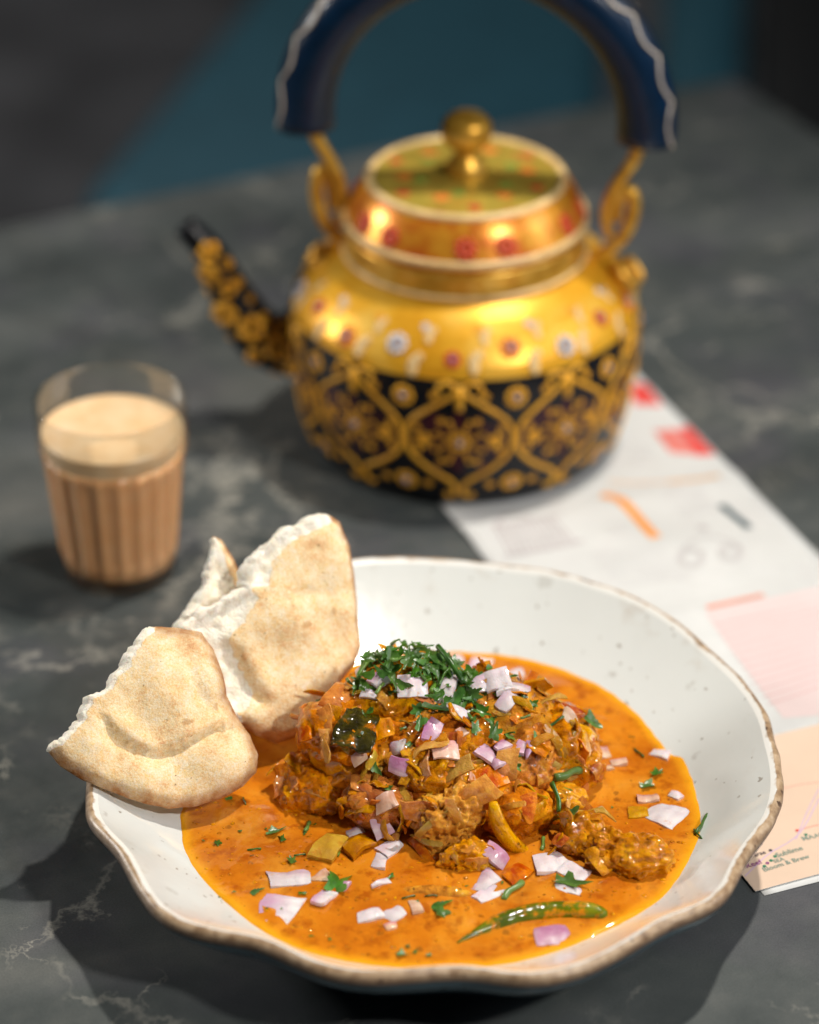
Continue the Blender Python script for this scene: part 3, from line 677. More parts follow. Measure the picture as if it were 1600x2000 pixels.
one('cooked_onion', chip_mesh('cooked_onion', 236, 1.1, .8, .14, .2, 'onion_c', .08), 705, 1530, 1.3, 'square amber onion piece hanging at the lower left of the heap', 'onion', 0, .15)
one('cooked_onion', chip_mesh('cooked_onion', 237, 1.5, .9, .3, .2, 'onion_g', .1), 640, 1660, 1.2, 'glossy brown onion lump half sunk in gravy at the front left', 'onion', .3, .25)
one('cooked_onion', chip_mesh('cooked_onion', 238, 1.3, 1.0, .3, .3, 'onion_c', .1), 705, 1660, .8, 'curled orange onion ring piece with a coriander fleck in front', 'onion', .3, .25)
one('cooked_onion', chip_mesh('cooked_onion', 239, 1.0, .7, .12, .2, 'onion_g'), 1247, 1588, .0, 'tan translucent onion piece floating beside the large pink square', 'onion', .8, .04)
one('cooked_onion', chip_mesh('cooked_onion', 240, 1.3, .42, .1, .1, 'onion_g'), 782, 1625, 1.3, 'straight pale yellow onion strip standing in the front left', 'onion', .1, .2)
one('cooked_tomato', chip_mesh('cooked_tomato', 241, 1.5, .6, .14, .2, 'tomato'), 825, 1660, 1.9, 'long red tomato skin folded left of the front chicken', 'tomato', .1, .1)
one('cooked_tomato', chip_mesh('cooked_tomato', 242, 1.2, .8, .14, .2, 'tomato'), 1035, 1585, 1.6, 'upright red tomato skin beside the curved onion crescent', 'tomato', .0, .12)
one('cooked_tomato', chip_mesh('cooked_tomato', 243, 1.2, .9, .16, .2, 'tomato'), 1010, 1710, .9, 'red tomato flap in gravy below the curved onion crescent', 'tomato', .3, .15)
one('cooked_tomato', chip_mesh('cooked_tomato', 244, 1.2, .5, .16, .2, 'tomato'), 885, 1440, .4, 'red tomato strip under the raw onion at the heap middle', 'tomato', .1, .12)
# crescent
pc, pn = hit(1000, 1620)
cp = interp([(-.75, 0, 1.3), (-.6, -.1, .55), (-.25, -.15, -.2), (.35, -.1, -.95), (.85, 0, -1.25)], 15)
cr = tube(cp, [.16, .22, .26, .29, .31, .32, .33, .33, .33, .32, .31, .29, .26, .22, .12], 9, flat=.75)
o = link('cooked_onion', mesh('cooked_onion', *cr, M['chicken_pale']), None, pc + Vector((0, -.35, .25)))
tag(o, 'thick curved yellow crescent slice leaning at the heap front', 'onion')
# charred pepper
V, Fc, sk = chip(301, 2.1, 1.35, .12, .16, 16, 11, .16, 0)
V = [(x + .1 * nz((x, y, 0), 2, 4), y + .14 * nz((x, y, 0), 2, 5), z + .14 * nz((x, y, 0), 1.6, 6) + .06 * nz((x, y, 0), 4.5, 7)) for x, y, z in V]
one('pepper', mesh('pepper', V, Fc, M['pepper'], attrs={'skin': sk}), 700, 1425, 1.35, 'blistered dark green pepper skin draped on the heap left', 'pepper', .1, .12)

# raw onion: px, py, length, width, angle, material, label
RAW = [
 (710,1316,1.5,.55,.5,'onion_r','long pale onion slice below the coriander at the left'), (745,1325,.75,.6,.8,'onion_r','square pale onion piece left of the coriander stalk'),
 (806,1342,1.0,.9,.2,'onion_r','broad pale onion slab on top between coriander leaves'), (861,1361,1.5,.8,1.3,'onion_r','biggest pale lilac onion slab on the heap top'),
 (886,1390,1.2,.6,-.5,'onion_r','pale onion wedge below the biggest slab'), (842,1427,.85,.55,1.2,'onion_r','purple tipped onion piece under the biggest slab'),
 (889,1291,.6,.55,.3,'onion_r','onion cube at the back edge right of coriander pile'), (936,1303,.75,.7,1.1,'onion_r','rounded onion piece at the back right of the heap top'),
 (939,1337,.85,.7,.3,'onion_r','lilac onion piece in the right hand onion cluster, front'), (973,1329,.9,.75,.2,'onion_r','lilac onion piece in the middle of right hand onion cluster'),
 (998,1347,1.0,.8,-.2,'onion_r','large onion piece at the right of the onion cluster'), (989,1372,.9,.65,.9,'onion_r','lowest onion piece of the right hand onion cluster'),
 (1005,1318,.7,.45,.2,'onion_r','thin onion flake behind the right hand onion cluster'), (726,1360,.7,.35,-.3,'onion_r','thin onion flake above the dark pepper'),
 (778,1464,.55,.55,1.0,'onion_r','small white onion cube at the heap middle'), (704,1481,.55,.45,.4,'onion_s','small pinkish onion bit on the dark pepper foot'),
 (784,1498,.9,.6,-.5,'onion_r','translucent purple onion sliver beside the olive strip'), (754,1567,.75,.6,.2,'onion_s','peach white onion square at the lower left of the heap'),
 (742,1615,.9,.6,-.9,'onion_r','purple edged onion chunk in the shade at front left'), (762,1658,.9,.55,.9,'onion_r','pink onion petal beside the pale yellow strip'),
 (742,1685,.8,.45,1.3,'onion_r','pink onion strip below the pink petal'), (692,1623,.5,.4,.4,'onion_r','tiny pink onion bit behind the curled ring piece'),
 (903,1436,.45,.4,.9,'onion_s','small peach onion cube right of the red strip'), (867,1467,.9,.6,.2,'onion_s','peach onion petal above the large olive flap'),
 (954,1477,1.0,.65,-.3,'onion_r','purple striped onion piece at the right of the heap face'), (982,1461,.65,.45,1.0,'onion_r','white onion fan beside the purple striped piece'),
 (975,1494,.55,.4,.3,'onion_r','small white onion bit below the purple striped piece'), (967,1673,.9,.55,-.45,'onion_r','purple and white onion chunk in the dark hollow at front'),
 (1107,1399,.75,.6,-.9,'onion_s','lone cream onion piece on the right slope'), (1019,1461,.7,.45,1.3,'onion_r','left half of a purple onion pair on right slope'),
 (1035,1466,.65,.35,1.3,'onion_r','right half of a purple onion pair on right slope'), (1075,1686,1.0,.85,.3,'onion_r','pink onion square in gravy right of the tomato flap'),
 (1122,1705,.95,.5,-.5,'onion_r','white onion sliver in gravy right of the pink square'), (948,1722,.95,.6,.9,'onion_r','upper of two long pink onion slices in front gravy'),
 (961,1741,1.35,.5,.7,'onion_r','lower of two long pink onion slices in front gravy'), (1309,1591,1.15,1.0,-.6,'onion_r','large pink onion square afloat near the right edge'),
 (1265,1561,.75,.3,.1,'onion_s','white onion splinter behind the large pink square'), (1319,1557,.4,.3,-.6,'onion_r','tiny onion bit behind the large pink square'),
 (1289,1473,.65,.4,-.5,'onion_r','pink onion bit at the right back edge of the gravy'), (1177,1472,.5,.45,.4,'onion_s','salmon onion bit at the right foot of the heap'),
 (1188,1500,.4,.3,.3,'onion_s','pale crumb of onion right of the heap foot'), (1208,1491,.5,.2,.1,'onion_s','thin onion splinter right of the heap foot'),
 (567,1716,1.3,.8,.1,'onion_r','oval pink onion petal at the front left of gravy'), (562,1778,2.0,1.75,1.6,'onion_r','largest triangular onion piece at the front left edge'),
 (626,1716,.65,.55,.6,'onion_s','peach onion cube right of the oval petal'), (631,1754,.75,.5,1.2,'onion_r','onion piece half under the big coriander leaf'),
 (723,1788,.75,.45,.3,'onion_r','left one of a pair of onion bits at the front'), (769,1785,.65,.55,.7,'onion_r','right one of a pair of onion bits at the front'),
 (764,1811,.35,.3,.3,'onion_s','tiny onion crumb below the front pair'), (741,1727,.7,.3,.6,'onion_r','white wedge of onion pointing up in front gravy'),
 (814,1774,.5,.28,1.8,'onion_s','small upright onion splinter left of coriander star'), (676,1735,.35,.25,1.2,'onion_r','tiny magenta onion bit beside the big coriander leaf'),
 (1077,1828,1.05,.75,.1,'onion_r','deep purple onion piece below the green chilli'), (1105,1735,.9,.35,-.3,'onion_r','dusky onion sliver under the long coriander leaf'),
]
for k, (px, py, L, Wd, ang, mt, lab) in enumerate(RAW):
    loc, n = hit(px, py); flat = loc.z < SZ + .35; fs = 1.06 if flat else .95
    me = chip_mesh('raw_onion', 400 + k, L * 1.2 * fs, Wd * 1.3 * fs, R.uniform(.18, .3), R.uniform(-.22, .22) / L if flat else R.uniform(.15, .7), 'onion_p' if 'purple' in lab or 'magenta' in lab else mt, .08, 1 if 'triang' in lab or 'wedge' in lab else 0 if L > .85 else .25)
    one('raw_onion', me, px, py, ang, lab, 'onion', .8 if flat else .3, -.01 if flat else .12, 1, .06 if flat else .2, 'chopped raw red onion')

# green chilli
cpx = [(893, 1842), (930, 1822), (980, 1802), (1030, 1787), (1080, 1780), (1130, 1780), (1165, 1784), (1183, 1793)]
P = interp([on_z(a, b, SZ + .0) for a, b in cpx], 26)
rad = [.05 + .33 * sm(0, .35, i / 25) * (1 - .35 * sm(.75, 1, i / 25)) * (1 + .05 * nz((i * .3, 0, 0), 1)) for i in range(26)]
rad[-1] = .12
c0 = P[13].copy()
chil = link('chilli', mesh('chilli', *tube([p - c0 for p in P], rad, 14), M['chilli']), None, c0)
tag(chil, 'whole green chilli half sunk in gravy at the front right', 'chilli')
for k in range(10):      # gravy clinging to the chilli
    i = R.randint(4, 22); pass

# coriander: px, py, size, kind, angle, label
leafs = [leaf_mesh('coriander', 500 + k, R.uniform(.8, 1.3)) for k in range(16)]
stalk = [stalk_mesh('coriander', 600 + k, R.uniform(.5, .8), .07) for k in range(4)]
darkstalk = [stalk_mesh('coriander', 620 + k, R.uniform(.5, .8), .06, 'leaf', .6) for k in range(4)]
COR = [
 (535,1628,.9,'l',.6,'curled coriander leaf left of the brown onion lump'),(552,1640,.7,'l',2,'second curled coriander leaf left of the brown onion lump'),(600,1617,.6,'s',1.3,'round coriander stalk slice at the heap left foot'),
 (425,1648,.45,'l',1.9,'small dark coriander fleck in left gravy'),(497,1661,.4,'d',.1,'thin dark coriander dash in left gravy'),(570,1683,.6,'l',1.9,'upright coriander bit at the front left'),(586,1672,.35,'d',.2,'tiny coriander dash beside the upright bit'),
 (500,1744,.75,'l',.8,'coriander sprig at the left edge above the largest onion'),(658,1728,1.5,'l',1.3,'biggest dark coriander leaf at the front'),(590,1747,.5,'l',.1,'coriander bit on the largest triangular onion'),
 (764,1714,.5,'l',1,'coriander bit beside the white wedge'),(660,1663,.6,'s',1.5,'coriander stalk slice on the brown onion lump'),(708,1650,.7,'l',1.3,'coriander fleck on the curled onion ring'),
 (858,1772,1.1,'l',.7,'star shaped coriander sprig in front gravy'),(862,1785,.8,'l',2.3,'lower leaflet of the star shaped sprig'),(798,1754,.4,'d',.3,'dark fleck of coriander under the flat strip'),(842,1752,.35,'d',.1,'second dark fleck of coriander under the flat strip'),
 (784,1866,.5,'l',.2,'left coriander crumb at the front edge'),(812,1861,.4,'l',1.3,'middle coriander crumb at the front edge'),(838,1868,.35,'l',.2,'right coriander crumb at the front edge'),
 (1002,1742,.95,'s',.9,'pale green hollow stalk piece in front gravy'),(1108,1724,1.7,'l',-.35,'long coriander leaf lying right of the tomato flap'),
 (1283,1513,.8,'l',.8,'light curled coriander leaf in right gravy'),(1265,1537,1.0,'l',.3,'dark curled coriander leaf in right gravy'),(1249,1472,.5,'d',-1,'coriander dash in right back gravy'),
 (1370,1612,1.0,'d',1.1,'dark coriander sprig at the right gravy edge'),(1364,1632,.5,'d',-1.1,'tip of the sprig at the right gravy edge'),
 (1078,1562,1.0,'d',1.9,'dark coriander strip down the heap right'),(1098,1590,.9,'l',.3,'curled coriander leaf at the right foot of heap'),(1115,1600,.8,'l',.6,'dark coriander leaf at the right foot of heap'),
 (1102,1515,1.2,'s',.75,'pale coriander stalk at the right of the heap'),(1060,1650,.6,'s',1.4,'upright stalk bit near the pink square'),(1042,1440,.5,'l',-.8,'coriander bit on the right slope'),
 (960,1432,1.0,'l',1.5,'dark coriander leaf hanging below the onion cluster'),(922,1376,1.5,'l',-.6,'broad coriander leaf left of the onion cluster'),(940,1395,.9,'l',-.5,'second coriander leaf left of the onion cluster'),
 (853,1394,1.2,'l',-.2,'coriander leaf across the biggest onion slab'),(818,1385,.8,'l',-.4,'coriander leaf left of the biggest onion slab'),(820,1415,.8,'l',1.4,'hanging coriander leaf below the biggest onion slab'),
 (838,1345,.8,'s',1.5,'bright green stalk on the biggest onion slab'),(733,1502,.8,'l',-1.1,'coriander leaf on the lower left heap'),(724,1400,.5,'l',1.3,'coriander fleck on the dark pepper'),(770,1360,.7,'l',.3,'coriander leaf above the dark pepper'),(745,1352,.5,'s',.9,'stalk slice above the dark pepper'),
 (1052,1327,.4,'l',.2,'green fleck behind the right slope'),(1150,1412,.8,'l',-.4,'coriander leaf on the far right slope'),(1078,1405,.6,'d',1.3,'dark coriander strip on the right slope'),(1000,1330,.6,'l',-.4,'coriander fleck on the onion cluster'),(1025,1402,.35,'s',.3,'pea sized green stalk slice on right slope'),
 (448,1563,.4,'l',.3,'coriander bit just under the bread edge'),(478,1567,.4,'d',1.8,'coriander dash under the bread edge'),(760,1545,.5,'l',-.7,'coriander bit above the peach white square'),(1008,1500,.5,'l',-.4,'coriander bit right of the orange wedge'),(1105,1550,.4,'l',0,'coriander bit by the pale yellow chunk'),(715,1315,.7,'s',.9,'pale stalk on the left of the coriander pile'),
]
for px, py, sz, kd, ang, lab in COR:
    loc, n = hit(px, py); flat = loc.z < SZ + .35
    me = R.choice({'l': leafs, 's': stalk, 'd': darkstalk}[kd]); base = .9 if kd == 'l' else .65
    one('coriander', me, px, py, ang, lab, 'coriander', .8 if flat else .3, .05 if flat else .2, sz / base * 1.2, .1 if flat else .3, 'chopped coriander leaves')
# the pile of leaves on top
for k in range(160):
    if k < 100: x, y = R.gauss(-1.45, 1.25), R.gauss(3.0, .65)
    elif k < 135: x, y = R.gauss(.5, .8), R.gauss(2.3, .8)
    else: x, y = R.uniform(-3.2, 3.6), R.uniform(-.6, 2.2)
    loc, n, _, _ = bvh.ray_cast(Vector((x, y, 20)), Vector((0, 0, -1)))
    if loc is None or loc.z < 4.5: continue
    me = R.choice(leafs) if R.random() < .85 else R.choice(stalk + darkstalk)
    lift = .08 if k >= 135 else R.uniform(.1, .95) * math.exp(-((x + 1.4) / 1.7) ** 2) + .1
    o = place('coriander', me, loc, Vector((0, -.45, 1)), R.uniform(0, 6.3), R.uniform(.7, 1.3) * (1 if k < 135 else .6), lift, .2, .8)
    side = 'far left' if x < -2.6 else 'left' if x < -1.9 else 'middle left' if x < -1.4 else 'middle right' if x < -.8 else 'right' if x < 0 else 'far right'
    lev = 'top' if lift > .6 else 'middle' if lift > .3 else 'bottom'
    dep = 'front' if y < 2.6 else 'centre' if y < 3.2 else 'back'
    what = 'stalk' if me in stalk + darkstalk else 'leaf'
    t = 'loose coriander ' + what + ' on masala ' + region(loc) if k >= 135 else 'coriander ' + what + ' in the ' + lev + ' layer of the green pile, ' + side + ' ' + dep
    tag(o, t, 'coriander', t)
a = bvh.ray_cast(Vector((-.1, 3.6, 20)), Vector((0, 0, -1)))[0]; b = bvh.ray_cast(Vector((.9, 2.1, 20)), Vector((0, 0, -1)))[0]
P = interp([a + Vector((0, 0, .75)), a.lerp(b, .5) + Vector((0, -.1, .75)), b + Vector((0, 0, .4))], 10); c0 = P[5].copy()
o = link('coriander', mesh('coriander', *tube([p - c0 for p in P], .11, 8), M['leaf']), None, c0)
tag(o, 'long dark coriander stalk lying right of the coriander pile', 'coriander')
for k in range(34):
    px, py = (R.uniform(380, 620), R.uniform(1600, 1780)) if k < 12 else (R.uniform(600, 1150), R.uniform(1720, 1875)) if k < 26 else (R.uniform(1130, 1345), R.uniform(1400, 1700))
    loc, n = hit(px, py)
    if loc.z > SZ + .4: continue
    t = 'tiny green coriander fleck in the ' + ('left' if k < 12 else 'front' if k < 26 else 'right') + ' gravy ' + ('near the bowl rim' if (loc - BC).length > 7.6 else 'towards the heap')
    o = place('coriander', R.choice(leafs + darkstalk), loc, Vector((0, 0, 1)), R.uniform(0, 6.3), R.uniform(.18, .36), .04, 0, .1); tag(o, t, 'coriander', t)
# crumbs afloat in the gravy nobody could count
V, Fc, = [], []
for k in range(420):
    px, py = R.uniform(360, 1360), R.uniform(1560, 1880)
    p = on_z(px, py, SZ); d = p - BC; i = ai(math.atan2(d.y, d.x)); r = math.hypot(d.x, d.y)
    if r > float(rs_t[i]) - .3: continue
    loc, n = hit(px, py)
    if loc.z > SZ + .3: continue
    v, f = ball((loc.x, loc.y, loc.z - .01), R.uniform(.03, .1), 6, 4, (R.uniform(.6, 1.6), R.uniform(.6, 1.2), .6)); o = len(V); V += v; Fc += [tuple(q + o for q in g) for g in f]
o = link('gravy_crumbs', mesh('gravy_crumbs', V, Fc, M['chicken'])); tag(o, 'tiny brown spice crumbs scattered over the gravy surface', 'crumbs', None, 'stuff')

# ------------------------------------------------------------------ bread
def inpoly(p, poly):
    x, y = p; c = False; n = len(poly); j = n - 1
    for i in range(n):
        xi, yi = poly[i]; xj, yj = poly[j]
        if (yi > y) != (yj > y) and x < (xj - xi) * (y - yi) / (yj - yi) + xi: c = not c
        j = i
    return c
def segd(p, a, b):
    ax, ay = a; bx, by = b; dx, dy = bx - ax, by - ay; L = dx * dx + dy * dy
    t = 0 if L == 0 else max(0, min(1, ((p[0] - ax) * dx + (p[1] - ay) * dy) / L))
    return math.hypot(p[0] - ax - t * dx, p[1] - ay - t * dy), t
PXC = 49.0                                  # pixels per cm where the bread lies
def bread_piece(name, parent, outline, torn, plane, T, seed, bumps=(), creases=(), crumb=(), toastw=.5, step=9, round_=.75):
    """outline in photo pixels, laid on a tilted plane; torn[i] True when edge i (i to i+1) is torn."""
    q = random.Random(seed)
    P3 = [on_z(*p) for p in plane]; nrm = (P3[1] - P3[0]).cross(P3[2] - P3[0]).normalized()
    if nrm.dot(fwd) > 0: nrm = -nrm
    def on_plane(px, py):
        d = ray(px, py); return CAM + d * ((P3[0] - CAM).dot(nrm) / d.dot(nrm))
    pts, tt = [], []
    for i, a in enumerate(outline):                       # resample the outline
        b = outline[(i + 1) % len(outline)]; L = math.dist(a, b); m = max(1, int(L / 5))
        for k in range(m):
            t = k / m; x, y = a[0] + (b[0] - a[0]) * t, a[1] + (b[1] - a[1]) * t
            nx, ny = (b[1] - a[1]) / L, -(b[0] - a[0]) / L
            j = q.uniform(-1.6, 1.6) + 7 * nz((x, y, 0), .035, seed) + 4.5 * nz((x, y, 0), .1, seed) if torn[i] else 1.5 * nz((x, y, 0), .04, seed)
            pts.append((x + nx * j, y + ny * j)); tt.append(torn[i])
    nb = len(pts)
    xs = [p[0] for p in pts]; ys = [p[1] for p in pts]; inner = []
    y = min(ys)
    while y < max(ys):
        x = min(xs)
        while x < max(xs):
            p = (x + q.uniform(-2, 2), y + q.uniform(-2, 2))
            if inpoly(p, pts) and min(math.dist(p, o) for o in pts) > step * .75: inner.append(p)
            x += step
        y += step
    co = [Vector(p) for p in pts + inner]
    ov, oe, of, *_ = geometry.delaunay_2d_cdt(co, [(i, (i + 1) % nb) for i in range(nb)], [], 1, .001)
    V2 = [tuple(v) for v in ov]; nv = len(V2)
    dc, dt, tw = [], [], []
    for p in V2:
        a = b = 1e9
        for i in range(nb):
            d = math.dist(p, pts[i])
            if tt[i]: b = min(b, d)
            else: a = min(a, d)
        dc.append(a / PXC); dt.append(b / PXC)
    front, back, torn_a, toast = [], [], [], []
    for k, p in enumerate(V2):
        d = min(dc[k] / round_, 1); hc = math.sqrt(max(0, 1 - (1 - d) ** 2))
        h = T / 2 * (.12 + .88 * hc)
        base = on_plane(*p); bz = 0
        for bx, by, br, bh in bumps: bz += bh * math.exp(-((p[0] - bx) ** 2 + (p[1] - by) ** 2) / (br * br))
        for line, wd, dep, stp in creases:
            best = (1e9, 0, 0)
            for i in range(len(line) - 1):
                dd, t = segd(p, line[i], line[i + 1])
                if dd < best[0]:
                    sx, sy = line[i + 1][0] - line[i][0], line[i + 1][1] - line[i][1]
                    best = (dd, math.copysign(1, sx * (p[1] - line[i][1]) - sy * (p[0] - line[i][0])), (i + t) / (len(line) - 1))
            endf = sm(0, .2, best[2]) * (1 - sm(.8, 1, best[2])) if stp else 1
            bz -= dep * math.exp(-(best[0] / wd) ** 2) * endf
            bz += stp * (-best[1]) * math.exp(-(best[0] / (wd * 4)) ** 2) * endf
        ta = 1 - sm(.05, .2, dt[k])
        for poly in crumb:
            if inpoly(p, poly):
                e = min(segd(p, poly[i], poly[(i + 1) % len(poly)])[0] for i in range(len(poly))) / PXC
                f = sm(0, .3, e); ta = max(ta, .35 + .65 * sm(0, .12, e)); bz -= .35 * f
                bz += f * (.16 * nz((p[0], p[1], 0), .06, seed) + .12 * abs(nz((p[0], p[1], 0), .13, seed + 1)))
        fine = .09 * nz((p[0], p[1], 0), .018, seed) + .045 * nz((p[0], p[1], 0), .05, seed)
        front.append(base + nrm * (h + bz + fine * hc + ta * .05 * nz((p[0], p[1], 0), .2, seed)))
        back.append(base - nrm * (h - bz * .6 + .05))
        torn_a.append(ta); toast.append((1 - sm(.0, toastw, dc[k] + .12 * nz((p[0], p[1], 0), .04, seed))) * (1 - ta))
    V = front + back; A = torn_a + [t * .6 for t in torn_a]; B = toast + toast
    Fc = []
    for f in of:
        f = list(f); a = (front[f[1]] - front[f[0]]).cross(front[f[2]] - front[f[0]])
        if a.dot(nrm) < 0: f.reverse()
        Fc.append(tuple(f)); Fc.append(tuple(i + nv for i in reversed(f)))
    ctr = (sum(xs) / nb, sum(ys) / nb)
    # side wall with rough crumb rows where torn; boundary vertices come first in the cdt output
    rows = [list(range(nb))]
    for rw in (.25, .5, .75):
        cur = []
        for i in range(nb):
            p = front[i].lerp(back[i], rw); out = front[i] - front[(i - 1) % nb]; out = out.cross(nrm)
            out = out.normalized() if out.length > 1e-6 else Vector()
            a3 = front[(i + 1) % nb] - front[(i - 1) % nb]; o2 = a3.cross(nrm).normalized()
            if o2.dot(on_plane(*pts[i]) - on_plane(*ctr)) < 0 and False: o2 = -o2
            amt = (.1 + .03 * q.random() + .22 * nz((i, rw * 14, 0), .07, seed) + .12 * nz((i, rw * 14, 0), .19, seed + 1)) if tt[i] else .05
            cur.append(len(V)); V.append(p + o2 * amt * SGN[0]); A.append(1.0 if tt[i] else 0); B.append(0 if tt[i] else 1)
        rows.append(cur)
    rows.append([nv + i for i in range(nb)])
    for a, b in zip(rows[:-1], rows[1:]):
        for i in range(nb): i2 = (i + 1) % nb; Fc.append((a[i], b[i], b[i2], a[i2]))
    c0 = on_plane(*ctr) if parent is None else Vector(parent['o'])
    me = mesh(name, [v - c0 for v in V], Fc, M['bread'], attrs={'torn': A, 'toast': B})
    bm = bmesh.new(); bm.from_mesh(me); bmesh.ops.recalc_face_normals(bm, faces=bm.faces[:]); bm.to_mesh(me); bm.free()
    return me, c0
SGN = [-1]
b1 = [(96,1467),(130,1440),(165,1395),(170,1364),(200,1350),(240,1310),(255,1275),(280,1237),(300,1227),(340,1228),(392,1237),(415,1270),(430,1310),(440,1360),(462,1405),(485,1438),(500,1475),(497,1508),(470,1535),(430,1558),(380,1573),(330,1577),(280,1567),(220,1545),(160,1520),(120,1495)]
t1 = [1] * 8 + [0] * 18
me, c0 = bread_piece('bread', None, b1, t1, [(97, 1467, 5.7), (420, 1575, 2.9), (340, 1230, 8.2)], .9, 21,
    bumps=[(320, 1340, 70, .5), (420, 1490, 60, .6), (180, 1450, 50, .2), (290, 1525, 45, .2), (240, 1410, 35, .15), (400, 1330, 35, .2), (350, 1420, 40, .2)],
    creases=[([(185, 1385), (215, 1432), (255, 1460), (300, 1474), (350, 1458), (415, 1425), (480, 1425)], 7, .2, .2), ([(372, 1270), (362, 1320), (395, 1380)], 10, .12, 0), ([(340, 1240), (345, 1290), (338, 1340)], 14, .08, 0)], toastw=.55)
o = link('bread', me, None, c0); tag(o, 'torn flat pita wedge with toasted rim over the bowl left', 'bread')
b2 = [(478,1152),(488,1112),(503,1078),(540,1047),(590,1024),(640,1008),(662,1022),(680,1068),(690,1125),(695,1200),(702,1262),(690,1295),(660,1330),(622,1380),(604,1418),(572,1440),(540,1450),(502,1434),(462,1408),(430,1388),(400,1360),(376,1320),(368,1280),(378,1245),(350,1228),(392,1195),(440,1172)]
t2 = [1, 1, 1, 1, 1] + [0] * 13 + [1, 1, 1, 1, 1, 1, 1, 1, 1]
pl2 = [(590, 1440, 3.0), (640, 1010, 9.8), (380, 1280, 6.6)]
root = empty('bread'); me, c0 = bread_piece('front_layer', None, b2, t2, pl2, 1.0, 33,
    bumps=[(560, 1210, 60, .4), (610, 1330, 70, .45), (620, 1090, 50, .2), (480, 1410, 40, .25), (530, 1380, 40, .2), (660, 1200, 40, .15)],
    creases=[([(440, 1240), (470, 1300), (490, 1350), (520, 1380)], 10, .22, .2), ([(520, 1165), (600, 1158), (690, 1150)], 10, .05, .03)],
    crumb=[[(350, 1228), (395, 1195), (440, 1172), (478, 1152), (500, 1168), (470, 1215), (440, 1245), (470, 1310), (492, 1355), (470, 1392), (430, 1388), (400, 1360), (376, 1320), (368, 1280), (378, 1245)], [(480, 1150), (488, 1112), (505, 1075), (560, 1036), (640, 1008), (655, 1018), (560, 1062), (530, 1095), (515, 1150)]], toastw=.3)
root.location = c0 * S; root['o'] = tuple(c0); link('front_layer', me, root)
b3 = [(345,1232),(395,1160),(408,1095),(418,1050),(432,1056),(448,1082),(470,1125),(485,1160),(500,1200),(470,1280),(400,1275)]
me, _ = bread_piece('back_layer', root, b3, [1, 1, 1, 0, 0, 0, 0, 0, 0, 0, 1], [(590, 1440, 2.0), (640, 1010, 8.8), (380, 1280, 5.7)], .7, 44, crumb=[[(345, 1232), (395, 1160), (408, 1095), (416, 1052), (428, 1060), (440, 1110), (462, 1150), (480, 1170), (440, 1240)]], toastw=.2)
link('back_layer', me, root); del root['o']
tag(root, 'split pita half with white crumb leaning behind the curry', 'bread')

# ------------------------------------------------------------------ tea glass
gp = on_z(236, 1110, 0); GX, GY = gp.x, gp.y
glass = empty('tea_glass', (GX, GY, 0)); glass.scale = (1.045, 1.045, .91)
def flute(r, z, a):
    k = sm(.9, 1.5, z) * (1 - sm(6.9, 7.15, z))
    return r - .17 * k * abs(math.cos(a * 10)) ** 1.0
outp = [(0.02, .1), (1.9, .06), (2.25, 0), (2.4, .08), (2.46, .3), (2.48, .8), (2.55, 1.1), (2.6, 1.6)] + [(2.6 + .46 * t, 1.6 + 5.1 * t) for t in (.2, .4, .6, .8, 1)] + [(3.13, 6.95), (3.17, 7.15), (3.2, 7.5), (3.24, 8.3), (3.28, 9.2), (3.28, 9.6), (3.25, 9.7), (3.19, 9.7), (3.16, 9.6)]
inp = [(3.12, 9.2), (3.0, 8.0), (2.92, 7.1), (2.8, 6), (2.6, 3.6), (2.42, 1.7), (2.3, .9), (2.1, .72), (.02, .66)]
V, Fc = lathe(outp + inp, 200, rfun=flute)
V2 = V; link('glass_body', mesh('glass_body', V2, Fc, M['glass']), glass)
tag(glass, 'small ribbed clear tea glass standing left of the kettle', 'glass')
tea = empty('milk_tea', (GX, GY, .63)); tea.scale = (1.045, 1.045, .91)
tp = [(.02, .64), (2.1, .70), (2.31, .88), (2.43, 1.7), (2.61, 3.6), (2.81, 6), (2.925, 7.1)]
V, Fc = lathe([(r + .10, z - .7) for r, z in tp[:3]] + [(2.54 + .046 * k - .02, 1.0 + .61 * k - .7) for k in range(1, 11)] + [(2.925, 7.1 - .7)], 200, rfun=lambda r, z, a: r - .13 * sm(.2, .8, z) * (1 - sm(6.1, 6.4, z)) * abs(math.cos(a * 10))); link('liquid', mesh('liquid', V, Fc, M['tea']), tea)
fp = [(2.937, 7.1), (2.975, 7.5), (3.012, 7.95), (3.0, 8.05), (2.9, 8.0), (2.0, 7.97), (.9, 7.98), (.02, 7.99)]
V, Fc = lathe([(r, z - .7) for r, z in fp], 96); link('foam', mesh('foam', V, Fc, M['foam']), tea)
tag(tea, 'pale brown milky tea filling the ribbed glass', 'tea')

# ------------------------------------------------------------------ kettle
KX, KY = 1.45, 33.7
kettle = empty('kettle', (KX, KY, 0))
bp = [(6.9, 0), (7.3, .18), (7.6, .7), (7.95, 1.8), (8.2, 3.2), (8.36, 4.6), (8.42, 5.8), (8.38, 6.7), (8.28, 7.3), (8.1, 7.8), (7.75, 8.35), (7.2, 8.95), (6.6, 9.45), (6.0, 9.85), (5.6, 10.1)]
BZ = np.array([z for r, z in bp]); BR = np.array([r for r, z in bp])
def Rz(z): return float(np.interp(z, BZ, BR))
def surf(th, z, off=.0):
    """point and normal on the body; th = 0 faces the camera."""
    r = Rz(z); dr = (Rz(z + .15) - Rz(z - .15)) / .3
    n = Vector((math.sin(th), -math.cos(th), -dr)).normalized()
    return Vector((r * math.sin(th), -r * math.cos(th), z)) + n * off, n
def part(name, vf, mat, parent=kettle, smooth=True): return link(name, mesh(name, *vf, M[mat], smooth), parent)
